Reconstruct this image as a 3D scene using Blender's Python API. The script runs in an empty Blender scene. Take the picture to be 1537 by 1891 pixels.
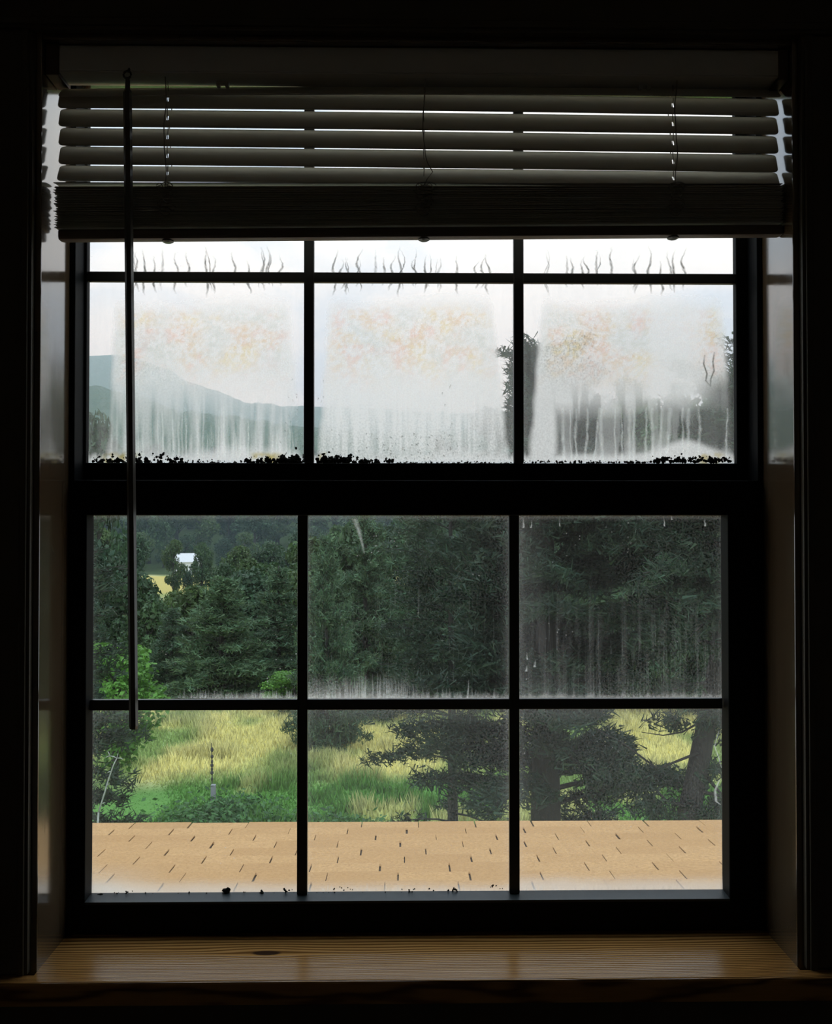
import bpy, math, random
import numpy as np
from mathutils import Matrix, Vector

# ------------------------------------------------------------------ camera
random.seed(7)
scn = bpy.context.scene
col = scn.collection
FPX, CX, CY = 1700.0, 768.5, 945.5          # focal length and centre for a 1537 x 1891 picture
ZC = 1.55                                   # camera height above the room floor
YAW, PITCH = math.radians(0.83), math.radians(0.84)
FWD = Vector((math.sin(YAW)*math.cos(PITCH), math.cos(YAW)*math.cos(PITCH), math.sin(PITCH)))
RT = Vector((math.cos(YAW), -math.sin(YAW), 0))
UP = RT.cross(FWD)
cam_d = bpy.data.cameras.new('camera')
cam = bpy.data.objects.new('camera', cam_d); col.objects.link(cam)
cam.matrix_world = Matrix(((RT.x, UP.x, -FWD.x, 0), (RT.y, UP.y, -FWD.y, 0), (RT.z, UP.z, -FWD.z, ZC), (0, 0, 0, 1)))
cam_d.sensor_fit = 'HORIZONTAL'; cam_d.sensor_width = 36.0; cam_d.lens = 36.0*FPX/1537
cam_d.clip_start = 0.02; cam_d.clip_end = 6000
scn.camera = cam

def P(u, v, D):
    """point of the plane Y = D seen at photo pixel (u, v)"""
    d = FWD + RT*((u-CX)/FPX) - UP*((v-CY)/FPX)
    t = D/d.y
    return Vector((d.x*t, D, ZC+d.z*t))

def PZ(u, v, z):
    """point of the level z seen at photo pixel (u, v)"""
    d = FWD + RT*((u-CX)/FPX) - UP*((v-CY)/FPX)
    t = (z-ZC)/d.z
    return Vector((d.x*t, d.y*t, z))

# ------------------------------------------------------------------ node helpers
def N(nt, typ, **kw):
    n = nt.nodes.new(typ)
    for k, v in kw.items(): setattr(n, k, v)
    return n
def L(nt, a, b): nt.links.new(a, b)
def V(nt, sock, val):
    if hasattr(val, 'is_output') or isinstance(val, bpy.types.NodeSocket): nt.links.new(val, sock)
    else: sock.default_value = val
def M(nt, op, a, b=0.0, c=0.0, clamp=False):
    n = N(nt, 'ShaderNodeMath', operation=op, use_clamp=clamp)
    V(nt, n.inputs[0], a); V(nt, n.inputs[1], b); V(nt, n.inputs[2], c)
    return n.outputs[0]
def MIXC(nt, f, a, b, mode='MIX'):
    n = N(nt, 'ShaderNodeMix', data_type='RGBA', blend_type=mode)
    V(nt, n.inputs[0], f); V(nt, n.inputs[6], a); V(nt, n.inputs[7], b)
    return n.outputs[2]
def MIXS(nt, f, a, b):
    n = N(nt, 'ShaderNodeMixShader'); V(nt, n.inputs[0], f); L(nt, a, n.inputs[1]); L(nt, b, n.inputs[2])
    return n.outputs[0]
def RAMP(nt, x, stops):
    n = N(nt, 'ShaderNodeValToRGB'); V(nt, n.inputs[0], x)
    cr = n.color_ramp
    while len(cr.elements) < len(stops): cr.elements.new(0.5)
    for e, (p, c) in zip(cr.elements, stops):
        e.position = p; e.color = (*c, 1) if len(c) == 3 else c
    return n.outputs[0]
def NOISE(nt, vec, scale, detail=4, rough=0.55, dist=0.0):
    n = N(nt, 'ShaderNodeTexNoise'); V(nt, n.inputs['Vector'], vec)
    n.inputs['Scale'].default_value = scale; n.inputs['Detail'].default_value = detail
    n.inputs['Roughness'].default_value = rough; n.inputs['Distortion'].default_value = dist
    return n.outputs['Fac']
def MAPV(nt, vec, scale=(1, 1, 1), loc=(0, 0, 0)):
    n = N(nt, 'ShaderNodeMapping'); V(nt, n.inputs[0], vec)
    n.inputs['Scale'].default_value = scale; n.inputs['Location'].default_value = loc
    return n.outputs[0]
def newmat(name):
    m = bpy.data.materials.new(name); m.use_nodes = True
    nt = m.node_tree; nt.nodes.clear()
    out = N(nt, 'ShaderNodeOutputMaterial')
    return m, nt, out
def PBSDF(nt, **kw):
    n = N(nt, 'ShaderNodeBsdfPrincipled')
    for k, v in kw.items(): V(nt, n.inputs[k.replace('_', ' ')], v)
    return n
def BUMP(nt, h, strength=0.3, dist=0.002):
    n = N(nt, 'ShaderNodeBump'); n.inputs['Strength'].default_value = strength
    n.inputs['Distance'].default_value = dist; V(nt, n.inputs['Height'], h)
    return n.outputs[0]

# ------------------------------------------------------------------ sky and exposure
world = bpy.data.worlds.new('overcast_sky'); scn.world = world
world.use_nodes = True
nt = world.node_tree; nt.nodes.clear()
wo = N(nt, 'ShaderNodeOutputWorld'); bg = N(nt, 'ShaderNodeBackground')
tc = N(nt, 'ShaderNodeTexCoord'); sep = N(nt, 'ShaderNodeSeparateXYZ'); L(nt, tc.outputs['Generated'], sep.inputs[0])
zz = M(nt, 'MAXIMUM', sep.outputs[2], 0.0)
grad = M(nt, 'MULTIPLY_ADD', zz, 1.75, 1.12)                 # overcast: the zenith is brighter than the horizon
den = M(nt, 'ADD', zz, 0.35)
cmb = N(nt, 'ShaderNodeCombineXYZ')
L(nt, M(nt, 'DIVIDE', sep.outputs[0], den), cmb.inputs[0]); L(nt, M(nt, 'DIVIDE', sep.outputs[1], den), cmb.inputs[1])
cl = NOISE(nt, MAPV(nt, cmb.outputs[0], (1, 1, 1), (3.1, 1.7, 0)), 1.9, 5, 0.55, 0.3)
cl2 = NOISE(nt, cmb.outputs[0], 5.0, 4, 0.6)
blue = RAMP(nt, M(nt, 'MULTIPLY_ADD', zz, 0.28, cl), [(0.56, (0, 0, 0)), (0.70, (1, 1, 1))])
cloudc = RAMP(nt, cl2, [(0.3, (0.86, 0.915, 0.915)), (0.62, (0.94, 1.0, 0.985))])
skyc = MIXC(nt, M(nt, 'MULTIPLY', blue, 0.75), cloudc, (0.46, 0.63, 0.86, 1))
L(nt, skyc, bg.inputs[0]); L(nt, grad, bg.inputs[1]); L(nt, bg.outputs[0], wo.inputs[0])

scn.view_settings.view_transform = 'Standard'; scn.view_settings.look = 'None'
scn.view_settings.gamma = 1.0; scn.view_settings.use_curve_mapping = False
scn.view_settings.exposure = 0.0

# ------------------------------------------------------------------ mesh helpers
def tag(o, label=None, cat=None, group=None, kind=None):
    if label: o['label'] = label
    if cat: o['category'] = cat
    if group: o['group'] = group
    if kind: o['kind'] = kind
    return o
def empty(name, loc=(0, 0, 0)):
    o = bpy.data.objects.new(name, None); o.location = loc; o.empty_display_size = 0.1
    col.objects.link(o); return o
def add(name, me, mat=None, parent=None, loc=None):
    o = bpy.data.objects.new(name, me); col.objects.link(o)
    if mat and not me.materials: me.materials.append(mat)
    if parent: o.parent = parent
    if loc is not None: o.location = loc
    return o
def mesh_np(name, verts, faces, smooth=False):
    """verts (n,3), faces (m,k) arrays of one polygon size"""
    verts = np.asarray(verts, np.float32); faces = np.asarray(faces, np.int32)
    me = bpy.data.meshes.new(name); k = faces.shape[1]; m = len(faces)
    me.vertices.add(len(verts)); me.vertices.foreach_set('co', verts.ravel())
    me.loops.add(m*k); me.loops.foreach_set('vertex_index', faces.ravel())
    me.polygons.add(m); me.polygons.foreach_set('loop_start', np.arange(m, dtype=np.int32)*k)
    if smooth: me.polygons.foreach_set('use_smooth', np.ones(m, bool))
    me.update(calc_edges=True); me.validate(); return me
class MB:
    def __init__(s): s.v = []; s.f = []; s.sm = False
    def poly(s, vs, fs):
        o = len(s.v); s.v += [tuple(p) for p in vs]; s.f += [tuple(i+o for i in f) for f in fs]
    def box(s, x0, x1, y0, y1, z0, z1, bev=0.0):
        if bev <= 0:
            s.poly([(x0,y0,z0),(x1,y0,z0),(x1,y1,z0),(x0,y1,z0),(x0,y0,z1),(x1,y0,z1),(x1,y1,z1),(x0,y1,z1)],
                   [(0,3,2,1),(4,5,6,7),(0,1,5,4),(1,2,6,5),(2,3,7,6),(3,0,4,7)]); return
        import bmesh
        bm = bmesh.new(); bmesh.ops.create_cube(bm, size=1)
        for w in bm.verts:
            w.co = Vector(((x0+x1)/2+w.co.x*(x1-x0), (y0+y1)/2+w.co.y*(y1-y0), (z0+z1)/2+w.co.z*(z1-z0)))
        bmesh.ops.bevel(bm, geom=bm.edges[:], offset=bev, segments=2, profile=0.6, affect='EDGES')
        bm.verts.ensure_lookup_table(); bm.verts.index_update()
        s.poly([w.co[:] for w in bm.verts], [[w.index for w in f.verts] for f in bm.faces]); bm.free()
    def tube(s, pts, rad, n=6, cap=True):
        pts = [Vector(p) for p in pts]
        if not hasattr(rad, '__len__'): rad = [rad]*len(pts)
        vs, fs = [], []
        ref = Vector((0.31, 0.22, 0.93))
        for i, p in enumerate(pts):
            d = (pts[min(i+1, len(pts)-1)]-pts[max(i-1, 0)]).normalized()
            a = d.cross(ref)
            if a.length < 0.1: a = d.cross(Vector((1, 0, 0)))
            a.normalize(); b = d.cross(a)
            for k in range(n):
                t = 2*math.pi*k/n; vs.append(p+(a*math.cos(t)+b*math.sin(t))*rad[i])
        for i in range(len(pts)-1):
            for k in range(n):
                fs.append((i*n+k, i*n+(k+1) % n, (i+1)*n+(k+1) % n, (i+1)*n+k))
        if cap:
            fs.append(tuple(range(n))[::-1]); fs.append(tuple(range((len(pts)-1)*n, len(pts)*n)))
        s.poly(vs, fs)
    def mesh(s, name, smooth=False):
        me = bpy.data.meshes.new(name); me.from_pydata(s.v, [], s.f); me.validate(); me.update()
        if smooth: me.polygons.foreach_set('use_smooth', [True]*len(me.polygons))
        return me
    def build(s, name, mat, parent=None, smooth=False, loc=None): return add(name, s.mesh(name, smooth), mat, parent, loc)
def box(name, b, mat, parent=None, bev=0.0):
    m = MB(); m.box(*b, bev); return m.build(name, mat, parent)

# numpy value noise
_R = np.random.RandomState(11); _T = _R.rand(256, 256)
def vnoise(x, y):
    x = np.asarray(x, float); y = np.asarray(y, float)
    xi = np.floor(x).astype(int); yi = np.floor(y).astype(int); fx = x-xi; fy = y-yi
    fx = fx*fx*(3-2*fx); fy = fy*fy*(3-2*fy)
    g = lambda a, b: _T[a % 256, b % 256]
    return (g(xi, yi)*(1-fx)+g(xi+1, yi)*fx)*(1-fy)+(g(xi, yi+1)*(1-fx)+g(xi+1, yi+1)*fx)*fy
def fbm(x, y, o=4):
    r = 0; a = 0.5
    for i in range(o): r = r+a*vnoise(x*2**i+17*i, y*2**i+31*i); a *= 0.5
    return r/(1-0.5**o)
def ss(a, b, x):
    t = np.clip((np.asarray(x, float)-a)/(b-a), 0, 1); return t*t*(3-2*t)

# ------------------------------------------------------------------ materials of the room
def mat_wood(name, c0, c1, rough=0.35, axis=0, gscale=60, coat=0.0, bump=0.15, spec=0.5):
    m, nt, out = newmat(name)
    tc = N(nt, 'ShaderNodeTexCoord')
    sc = [gscale]*3; sc[axis] = gscale*0.03
    n1 = NOISE(nt, MAPV(nt, tc.outputs['Object'], sc), 1.0, 5, 0.6, 0.4)
    n2 = NOISE(nt, tc.outputs['Object'], 3.0, 3)
    c = MIXC(nt, n1, c0, c1)
    c = MIXC(nt, M(nt, 'MULTIPLY', n2, 0.5), c, (*[x*0.6 for x in c0[:3]], 1))
    b = PBSDF(nt, Base_Color=c, Roughness=rough, Coat_Weight=coat, Coat_Roughness=rough*0.5)
    b.inputs['Specular IOR Level'].default_value = spec
    L(nt, BUMP(nt, n1, bump, 0.001), b.inputs['Normal'])
    L(nt, b.outputs[0], out.inputs[0]); return m
def mat_plain(name, c, rough=0.5, nscale=40, var=0.25, metallic=0.0, bump=0.1, spec=0.5):
    m, nt, out = newmat(name)
    tc = N(nt, 'ShaderNodeTexCoord')
    n1 = NOISE(nt, tc.outputs['Object'], nscale, 4)
    cc = MIXC(nt, M(nt, 'MULTIPLY', n1, var*2), (*c, 1), (*[x*0.6 for x in c], 1))
    b = PBSDF(nt, Base_Color=cc, Roughness=rough, Metallic=metallic); b.inputs['Specular IOR Level'].default_value = spec
    L(nt, BUMP(nt, n1, bump, 0.0006), b.inputs['Normal'])
    L(nt, b.outputs[0], out.inputs[0]); return m

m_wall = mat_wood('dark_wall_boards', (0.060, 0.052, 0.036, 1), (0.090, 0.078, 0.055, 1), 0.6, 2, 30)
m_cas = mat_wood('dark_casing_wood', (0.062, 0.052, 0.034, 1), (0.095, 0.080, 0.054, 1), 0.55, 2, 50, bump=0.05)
m_floor = mat_wood('dark_floor_wood', (0.36, 0.22, 0.11, 1), (0.46, 0.29, 0.15, 1), 0.5, 0, 30)
m_ceil = mat_plain('white_ceiling', (0.84, 0.83, 0.80), 0.8, 12, .03)
m_plaster = mat_plain('cream_plaster', (0.82, 0.81, 0.77), 0.8, 12, .03)
m_sash = mat_plain('bronze_sash_paint', (0.007, 0.0075, 0.0085), 0.6, 30, 0.3, spec=.08)
m_munt = mat_plain('bronze_grille_paint', (0.035, 0.037, 0.038), 0.3, 30, 0.3)

# glossy old varnish on the jambs, with nicks and brush marks
def make_jamb_mat():
    m, nt, out = newmat('varnished_jamb_wood')
    tc = N(nt, 'ShaderNodeTexCoord')
    n1 = NOISE(nt, MAPV(nt, tc.outputs['Object'], (40, 40, 2.5)), 1.0, 5, 0.6, 0.3)
    n2 = NOISE(nt, MAPV(nt, tc.outputs['Object'], (60, 60, 14)), 1.0, 4, 0.6)
    c = MIXC(nt, n1, (0.060, 0.040, 0.022, 1), (0.115, 0.080, 0.047, 1))
    nick = NOISE(nt, MAPV(nt, tc.outputs['Object'], (220, 220, 45)), 1.0, 2, 0.5)
    nk = RAMP(nt, nick, [(0.71, (0, 0, 0)), (0.74, (1, 1, 1))])
    c = MIXC(nt, nk, c, (0.03, 0.02, 0.012, 1))
    rg = M(nt, 'MULTIPLY_ADD', n2, 0.14, 0.07)
    b = PBSDF(nt, Base_Color=c, Roughness=rg); b.inputs['Specular IOR Level'].default_value = 1.0; b.inputs['Coat Weight'].default_value = 1.0; L(nt, M(nt, 'MULTIPLY_ADD', n2, 0.16, 0.04), b.inputs['Coat Roughness'])
    h = M(nt, 'SUBTRACT', M(nt, 'MULTIPLY', n2, 0.6), M(nt, 'MULTIPLY', nk, 1.5))
    L(nt, BUMP(nt, h, 0.10, 0.0012), b.inputs['Normal'])
    L(nt, b.outputs[0], out.inputs[0]); return m
m_jamb = make_jamb_mat()

# ------------------------------------------------------------------ measured planes of the window
Y_CAS, Y_JAMB, Y_LOW, Y_UP, Y_OUT = 1.018, 1.026, 1.114, 1.146, 1.185
Y_LG, Y_UG = 1.138, 1.155
Y_JE = 1.1590                               # outer edge of jambs and liners
XL, XR = -0.4025, 0.4395
XM = (XL+XR)/2
Z_SILL = P(768, 1808, 1.004).z
Z_HEAD = P(768, 78, Y_JAMB).z
# the room
RX0, RX1, RY0, RZ1 = -1.7, 1.7, -2.0, 2.45
m = MB()
yi, yo = 1.036, Y_OUT
ox0, ox1, oz0, oz1 = XL-0.02, XR+0.02, Z_SILL-0.03, Z_HEAD+0.02
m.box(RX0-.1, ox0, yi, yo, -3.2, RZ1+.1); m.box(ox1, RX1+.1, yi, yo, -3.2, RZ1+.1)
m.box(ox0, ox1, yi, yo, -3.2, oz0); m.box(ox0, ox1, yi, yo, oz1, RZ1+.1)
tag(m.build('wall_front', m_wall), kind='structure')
tag(box('wall_back', (RX0, RX1, RY0-.1, RY0, 0, RZ1), m_plaster), kind='structure')
tag(box('wall_left', (RX0-.1, RX0, RY0-.1, yi, 0, RZ1), m_plaster), kind='structure')
tag(box('wall_right', (RX1, RX1+.1, RY0-.1, yi, 0, RZ1), m_plaster), kind='structure')
tag(box('floor', (RX0-.1, RX1+.1, RY0-.1, yi, -.1, 0), m_floor), kind='structure')
tag(box('ceiling', (RX0-.1, RX1+.1, RY0-.1, yi, RZ1, RZ1+.1), m_ceil), kind='structure')

# casing boards round the opening (trim), each with a small bead
SET = 0.007
def casing(name, b, bead):
    m = MB(); m.box(*b, 0.0025); m.box(*bead, 0.0015)
    return tag(m.build(name, m_cas), kind='structure')
zc1 = Z_HEAD+SET
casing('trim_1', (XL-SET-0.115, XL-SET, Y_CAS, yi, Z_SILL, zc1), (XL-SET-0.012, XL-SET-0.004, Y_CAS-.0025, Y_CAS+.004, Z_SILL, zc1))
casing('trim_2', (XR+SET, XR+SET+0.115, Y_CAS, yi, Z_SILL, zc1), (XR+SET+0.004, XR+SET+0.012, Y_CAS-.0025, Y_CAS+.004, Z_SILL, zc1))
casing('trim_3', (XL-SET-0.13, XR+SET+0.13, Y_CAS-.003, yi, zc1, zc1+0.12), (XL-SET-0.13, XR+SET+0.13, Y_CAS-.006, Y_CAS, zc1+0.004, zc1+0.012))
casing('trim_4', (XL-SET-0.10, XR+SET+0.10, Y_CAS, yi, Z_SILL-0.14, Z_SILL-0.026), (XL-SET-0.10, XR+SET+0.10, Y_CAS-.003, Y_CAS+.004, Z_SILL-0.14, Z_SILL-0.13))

# ------------------------------------------------------------------ the window itself
win = tag(empty('window_1', (XM, Y_LOW, Z_SILL)), 'old double-hung window with six lites to each dark sash, upper glass fogged', 'window', kind='structure')
bpy.context.view_layer.update()
def wadd(o, parent):
    o.parent = parent
    o.matrix_parent_inverse = parent.matrix_world.inverted()
    return o
def wbuild(m, name, mat, parent, smooth=False):
    o = m.build(name, mat, None, smooth); o.parent = parent
    # every piece is modelled in world coordinates; the empty only shifts its origin
    top = parent
    off = Vector((XM, Y_LOW, Z_SILL))
    if parent is win: o.location = -off
    return o
for x0, x1 in ((XL-0.02, XL), (XR, XR+0.02)):
    m = MB(); m.box(x0, x1, Y_JAMB, Y_JE, Z_SILL-.02, Z_HEAD+.02, 0.0012); wbuild(m, 'jamb', m_jamb, win)
m = MB(); m.box(XL, XR, Y_JAMB, Y_JE, Z_HEAD, Z_HEAD+.02, 0.0012); wbuild(m, 'head_jamb', m_jamb, win)

# pine sill board with a knot
def make_sill_mat():
    m, nt, out = newmat('varnished_pine_sill')
    tc = N(nt, 'ShaderNodeTexCoord'); sp = N(nt, 'ShaderNodeSeparateXYZ'); L(nt, tc.outputs['Object'], sp.inputs[0])
    k = PZ(492, 1760, Z_SILL)
    x = M(nt, 'SUBTRACT', sp.outputs[0], k.x); y = M(nt, 'SUBTRACT', sp.outputs[1], k.y)
    d2 = M(nt, 'ADD', M(nt, 'POWER', M(nt, 'DIVIDE', x, 0.055), 2.0), M(nt, 'POWER', M(nt, 'DIVIDE', y, 0.016), 2.0))
    g = M(nt, 'POWER', 2.718, M(nt, 'MULTIPLY', d2, -1.0))
    wob = NOISE(nt, MAPV(nt, tc.outputs['Object'], (3.0, 22, 22)), 1.0, 3)
    yy = M(nt, 'ADD', y, M(nt, 'MULTIPLY_ADD', wob, 0.016, -0.008))
    f = M(nt, 'MULTIPLY', yy, M(nt, 'SUBTRACT', 1.0, M(nt, 'MULTIPLY', g, 0.78)))
    f2 = M(nt, 'MULTIPLY', M(nt, 'ADD', f, M(nt, 'MULTIPLY', M(nt, 'POWER', f, 2.0), -6.0)), 2*math.pi/0.0052)
    ring = M(nt, 'MULTIPLY_ADD', M(nt, 'SINE', f2), 0.5, 0.5)
    ring = M(nt, 'POWER', ring, 1.6)
    fine = NOISE(nt, MAPV(nt, tc.outputs['Object'], (14, 900, 900)), 1.0, 3)
    c = MIXC(nt, ring, (0.56, 0.29, 0.085, 1), (0.13, 0.052, 0.012, 1))
    c = MIXC(nt, M(nt, 'MULTIPLY', fine, 0.45), c, (0.10, 0.045, 0.015, 1))
    kd = M(nt, 'SQRT', M(nt, 'ADD', M(nt, 'POWER', M(nt, 'DIVIDE', x, 0.019), 2.0), M(nt, 'POWER', M(nt, 'DIVIDE', y, 0.0065), 2.0)))
    kn = RAMP(nt, kd, [(0.7, (1, 1, 1)), (1.0, (0, 0, 0))])
    c = MIXC(nt, kn, c, (0.04, 0.018, 0.008, 1))
    rg = M(nt, 'MULTIPLY_ADD', fine, 0.12, 0.13)
    b = PBSDF(nt, Base_Color=c, Roughness=rg); b.inputs['Specular IOR Level'].default_value = 0.42
    h = M(nt, 'SUBTRACT', M(nt, 'MULTIPLY', fine, 0.3), M(nt, 'MULTIPLY', ring, 0.7))
    L(nt, BUMP(nt, h, 0.30, 0.0010), b.inputs['Normal'])
    L(nt, b.outputs[0], out.inputs[0]); return m
m_sill = make_sill_mat()
m = MB(); yf, yb = 1.001, Y_JE-.02; xa, xb = XL-SET-0.028, XR+SET+0.028
ol = [(XL, Y_CAS), (XL, yb), (XR, yb), (XR, Y_CAS), (xb, Y_CAS), (xb, yf+.003), (xa, yf+.003), (xa, Y_CAS)]
vs = [(x, y, Z_SILL) for x, y in ol]+[(x, y, Z_SILL-.025) for x, y in ol]+[(xa, yf+.0008, Z_SILL-.001), (xb, yf+.0008, Z_SILL-.001), (xa, yf, Z_SILL-.003), (xb, yf, Z_SILL-.003), (xa, yf, Z_SILL-.025), (xb, yf, Z_SILL-.025)]
m.poly(vs, [tuple(range(8))[::-1], tuple(range(8, 16)), (0, 1, 9, 8), (1, 2, 10, 9), (2, 3, 11, 10), (3, 4, 12, 11), (4, 5, 13, 12), (6, 7, 15, 14), (7, 0, 8, 15),
            (6, 5, 17, 16), (16, 17, 19, 18), (18, 19, 21, 20), (14, 20, 21, 13), (5, 13, 21, 19, 17), (6, 16, 18, 20, 14)])
wbuild(m, 'sill', m_sill, win)
# outer blind stops: the thin dark strips behind which the upper sash slides
for x0, x1 in ((XL, XL+0.0065), (XR-0.0065, XR)):
    m = MB(); m.box(x0, x1, Y_LOW+.001, Y_JE, Z_SILL, Z_HEAD, 0.001); wbuild(m, 'jamb_liner', m_sash, win)
m = MB(); m.box(XL+.007, XR-.007, Y_LOW+.01, Y_OUT, Z_SILL-.02, Z_SILL+.0015); wbuild(m, 'outer_sill', m_sash, win)

# ---- the pane material: clear glass carrying a film of condensation and dirt
def make_pane_mat():
    m, nt, out = newmat('fogged_glass')
    tc = N(nt, 'ShaderNodeTexCoord')
    fog = N(nt, 'ShaderNodeAttribute', attribute_name='fog').outputs['Fac']
    spk = N(nt, 'ShaderNodeAttribute', attribute_name='speck').outputs['Fac']
    tint = N(nt, 'ShaderNodeAttribute', attribute_name='tint').outputs['Color']
    n1 = NOISE(nt, tc.outputs['Object'], 420, 3, 0.6)
    n2 = NOISE(nt, MAPV(nt, tc.outputs['Object'], (700, 1, 300)), 1.0, 2, 0.5)
    mod = M(nt, 'MULTIPLY', M(nt, 'SUBTRACT', n1, 0.5), M(nt, 'MULTIPLY', spk, 2.6))
    mod2 = M(nt, 'MULTIPLY', M(nt, 'SUBTRACT', n2, 0.5), M(nt, 'MULTIPLY', spk, 0.8))
    fac = M(nt, 'ADD', fog, M(nt, 'MULTIPLY', M(nt, 'ADD', mod, mod2), M(nt, 'POWER', fog, 0.6)), clamp=True)
    # tiny single droplets that catch the light
    vo = N(nt, 'ShaderNodeTexVoronoi'); vo.inputs['Scale'].default_value = 150; L(nt, tc.outputs['Object'], vo.inputs['Vector'])
    thin = NOISE(nt, tc.outputs['Object'], 16, 2)
    dr = M(nt, 'MULTIPLY', M(nt, 'LESS_THAN', vo.outputs['Distance'], 0.13), RAMP(nt, thin, [(0.56, (0, 0, 0)), (0.70, (1, 1, 1))]))
    fac = M(nt, 'MAXIMUM', fac, M(nt, 'MULTIPLY', dr, 0.35))
    tr = N(nt, 'ShaderNodeBsdfTranslucent'); L(nt, tint, tr.inputs[0])
    rf = N(nt, 'ShaderNodeBsdfRefraction'); rf.inputs['Roughness'].default_value = 0.55; rf.inputs['IOR'].default_value = 1.25; L(nt, tint, rf.inputs[0])
    film = MIXS(nt, 0.22, tr.outputs[0], rf.outputs[0])
    cl = N(nt, 'ShaderNodeBsdfTransparent'); cl.inputs[0].default_value = (0.955, 0.975, 0.965, 1)
    gl = N(nt, 'ShaderNodeBsdfGlossy'); gl.inputs['Roughness'].default_value = 0.03
    glass = MIXS(nt, 0.04, cl.outputs[0], gl.outputs[0])
    L(nt, MIXS(nt, fac, glass, film), out.inputs[0]); return m
m_pane = make_pane_mat()

def px_of(pt):
    d = Vector(pt)-Vector((0, 0, ZC)); q = d.dot(FWD)
    return CX+FPX*d.dot(RT)/q, CY-FPX*d.dot(UP)/q

def pane(parent, x0, x1, z0, z1, Y, fogfn, step=0.0022):
    nx = max(2, int((x1-x0)/step)); nz = max(2, int((z1-z0)/step))
    xs = np.linspace(x0, x1, nx+1); zs = np.linspace(z0, z1, nz+1)
    X, Z = np.meshgrid(xs, zs)
    vs = np.stack([X.ravel(), np.full(X.size, Y), Z.ravel()], 1)
    i = np.arange(nx)[None, :]+np.arange(nz)[:, None]*(nx+1)
    fs = np.stack([i, i+1, i+nx+2, i+nx+1], -1).reshape(-1, 4)
    me = mesh_np('pane', vs, fs)
    D = vs-np.array([0, 0, ZC]); q = D@np.array(FWD)
    U = CX+FPX*(D@np.array(RT))/q; W = CY-FPX*(D@np.array(UP))/q
    fog, spk, tint = fogfn(U, W)
    a = me.attributes.new('fog', 'FLOAT', 'POINT'); a.data.foreach_set('value', np.clip(fog, 0, 1).astype(np.float32))
    a = me.attributes.new('speck', 'FLOAT', 'POINT'); a.data.foreach_set('value', np.clip(spk, 0, 1).astype(np.float32))
    a = me.attributes.new('tint', 'FLOAT_COLOR', 'POINT')
    a.data.foreach_set('color', np.concatenate([tint, np.ones((len(tint), 1))], 1).astype(np.float32).ravel())
    return add('pane', me, m_pane, parent)

def tint_of(U, W, amt, moss):
    h = fbm(U*0.020+4, W*0.024+9, 4); h2 = fbm(U*0.034+40, W*0.034+70, 4); sp = ss(.25, .75, fbm(U*0.20, W*0.20, 2))
    base = np.ones((len(U), 3))*np.array([0.99, 0.995, 0.99])
    warm = np.array([0.92, 0.76, 0.60]); pink = np.array([0.95, 0.74, 0.66]); cool = np.array([0.78, 0.86, 0.86]); yel = np.array([0.94, 0.86, 0.56])
    w = ss(.40, .62, h)[:, None]; k = ss(.50, .70, h2)[:, None]; c2 = ss(.48, .32, h)[:, None]; y2 = ss(.44, .30, h2)[:, None]
    tgt = warm*w+(1-w)*np.array([0.88, 0.84, 0.76]); tgt = tgt*(1-k)+pink*k; tgt = tgt*(1-c2*0.5)+cool*c2*0.5; tgt = tgt*(1-y2*w*.6)+yel*y2*w*.6
    a = np.clip(amt*(0.25+1.25*sp), 0, 1)[:, None]
    out = base*(1-a)+tgt*a
    mo = np.clip(moss, 0, 1)[:, None]
    return out*(1-mo)+np.array([0.62, 0.50, 0.16])*mo

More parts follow.
